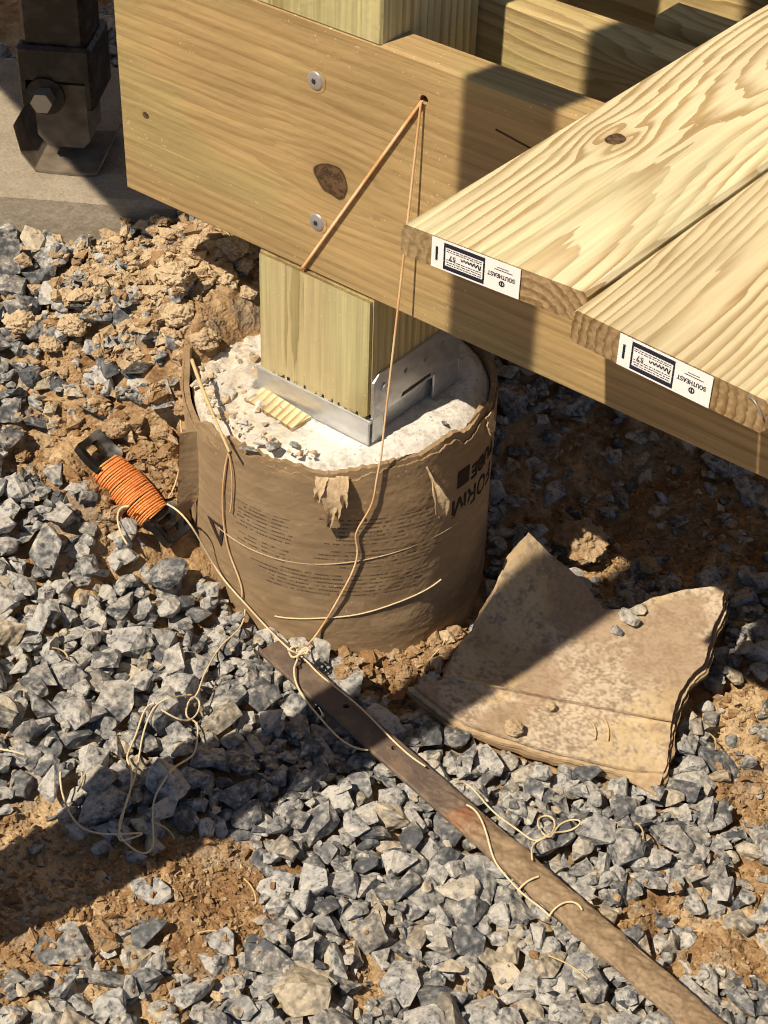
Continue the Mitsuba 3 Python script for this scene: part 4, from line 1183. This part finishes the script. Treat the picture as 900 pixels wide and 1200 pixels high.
tag('mason_line', 'twine hanging from the beam hole to a knot on the steel stake, reaching the reel', 'twine')

up = [on_cyl(a, b, .0022) for a, b in ((269, 528), (264, 548), (261, 580), (262, 610), (268, 645), (279, 675), (284, 700))]
add('strand', tube(hermite(up, 60), .0011, 6), 'faded_twine', 'looped_twine', smooth=True)
up = [on_cyl(a, b, .0035) for a, b in ((268, 532), (272, 560), (270, 600))]
add('strand', tube(hermite(up, 30), .0009, 6), 'faded_twine', 'looped_twine', smooth=True)
add('strand', tube(lay([(286, 705), (287, 720), (280, 738), (262, 755), (248, 775), (238, 795), (232, 812), (222, 822)], 70), .00095, 6), 'pale_twine', 'looped_twine', smooth=True)
add('strand', tube(lay([(225, 815), (205, 818), (185, 826), (172, 848), (165, 875), (160, 905), (150, 935), (142, 965), (140, 985), (152, 984), (167, 978), (150, 978), (120, 978), (95, 970), (80, 950), (72, 925), (71, 905)], 190), .00095, 6), 'pale_twine', 'looped_twine', smooth=True)
add('strand', tube(lay([(188, 832), (205, 842), (222, 845), (232, 835), (233, 822), (226, 818), (219, 830), (220, 842), (230, 848), (231, 868), (226, 886), (205, 900), (190, 920), (182, 935), (179, 965), (178, 995), (168, 1001), (155, 995), (142, 982), (141, 962), (152, 930), (153, 900), (149, 890), (157, 868), (165, 845), (172, 830), (182, 825)], 260), .00095, 6), 'pale_twine', 'looped_twine', smooth=True)
add('strand', tube(lay([(-10, 878), (12, 881), (30, 886)], 20), .00095, 6), 'pale_twine', 'looped_twine', smooth=True)
tag('looped_twine', 'loose pale twine running down the tube and looping over the gravel on the left', 'twine')

add('strand', tube(lay([(532, 920), (550, 922), (565, 938), (585, 958), (610, 976), (628, 986), (645, 978), (668, 974), (680, 964), (668, 962), (652, 972), (644, 982), (632, 972), (632, 960), (645, 958), (650, 970), (640, 982), (628, 988), (624, 1010)], 190), .00095, 6), 'pale_twine', 'coiled_twine', smooth=True)
add('strand', tube(lay([(546, 944), (562, 958), (572, 985), (580, 1010), (595, 1030), (612, 1048), (630, 1062), (644, 1075)], 90), .0010, 6), 'pale_twine', 'coiled_twine', smooth=True)
add('strand', tube(lay([(606, 1046), (618, 1034), (632, 1028)], 24), .0010, 6), 'pale_twine', 'coiled_twine', smooth=True)
add('strand', tube(lay([(643, 1076), (650, 1066), (664, 1058), (676, 1060), (682, 1068)], 30), .00095, 6), 'pale_twine', 'coiled_twine', smooth=True)
tag('coiled_twine', 'pale twine tangled into small coils and crossing the muddy half of the stake', 'twine')

ring2 = [on_cyl(a, b, .0010) for a, b in ((322, 722), (350, 725), (385, 724), (420, 720), (455, 710), (490, 696), (517, 679))]
tag(add('tube_twine', tube(hermite(ring2, 60), .0008, 6), 'pale_twine', smooth=True), 'thin pale twine lying round the bottom of the cardboard tube', 'twine')
tw = [on_plane(225, 422, 2, .040), on_plane(243, 470, 2, .032), on_plane(258, 505, 2, .018), on_plane(269, 530, 2, .008)]
tag(add('dry_stalk', tube(hermite(tw, 24), [.0019] * 12 + [.0014] * 12, 7), 'straw', smooth=True), 'dry pale stalk leaning on the left rim of the footing', 'stalk')
tl = lay([(152, 597), (141, 600), (138, 612), (143, 630), (150, 642)], 30, .004)
tag(add('twine_end', tube(tl, .0011, 6), 'pale_twine', smooth=True), 'short loose end of twine curling from the lower side of the orange reel', 'twine')
tl = lay([(502, 752), (514, 745), (521, 752), (508, 770), (500, 784)], 30, .003)
tag(add('twine_end_001', tube(hermite(tl, 40), .0009, 6), 'pale_twine', smooth=True), 'curled snippet of twine on the soil at the foot of the tube', 'twine')
tp = lay([(212, 502), (213, 540), (207, 575), (199, 592)], 40, .012)
tag(add('twine_end_002', tube(tp, .0009, 6), 'faded_twine', smooth=True), 'thin orange twine running from the peeled flap down to the reel', 'twine')
# straws and twigs on the ground
for n, (a, b, c, d) in enumerate(((690, 845, 697, 868), (705, 840, 712, 870), (744, 965, 753, 985), (180, 965, 205, 985), (285, 1030, 300, 1060), (230, 1095, 255, 1092), (640, 1120, 690, 1150), (830, 860, 838, 880), (90, 930, 95, 905), (60, 760, 80, 772))):
    q = lay([(a, b), ((a + c) / 2 + 4, (b + d) / 2 - 2), (c, d)], 14)
    k_ = add('dry_straw', tube(q, .0008, 5), 'straw', smooth=True)
    tag(k_, 'thin dry straw lying on the ' + ('soil and stones in the foreground' if b > 900 else 'gravel'), 'straw', 'dry straws ' + ('in the foreground' if b > 900 else 'on the gravel'))
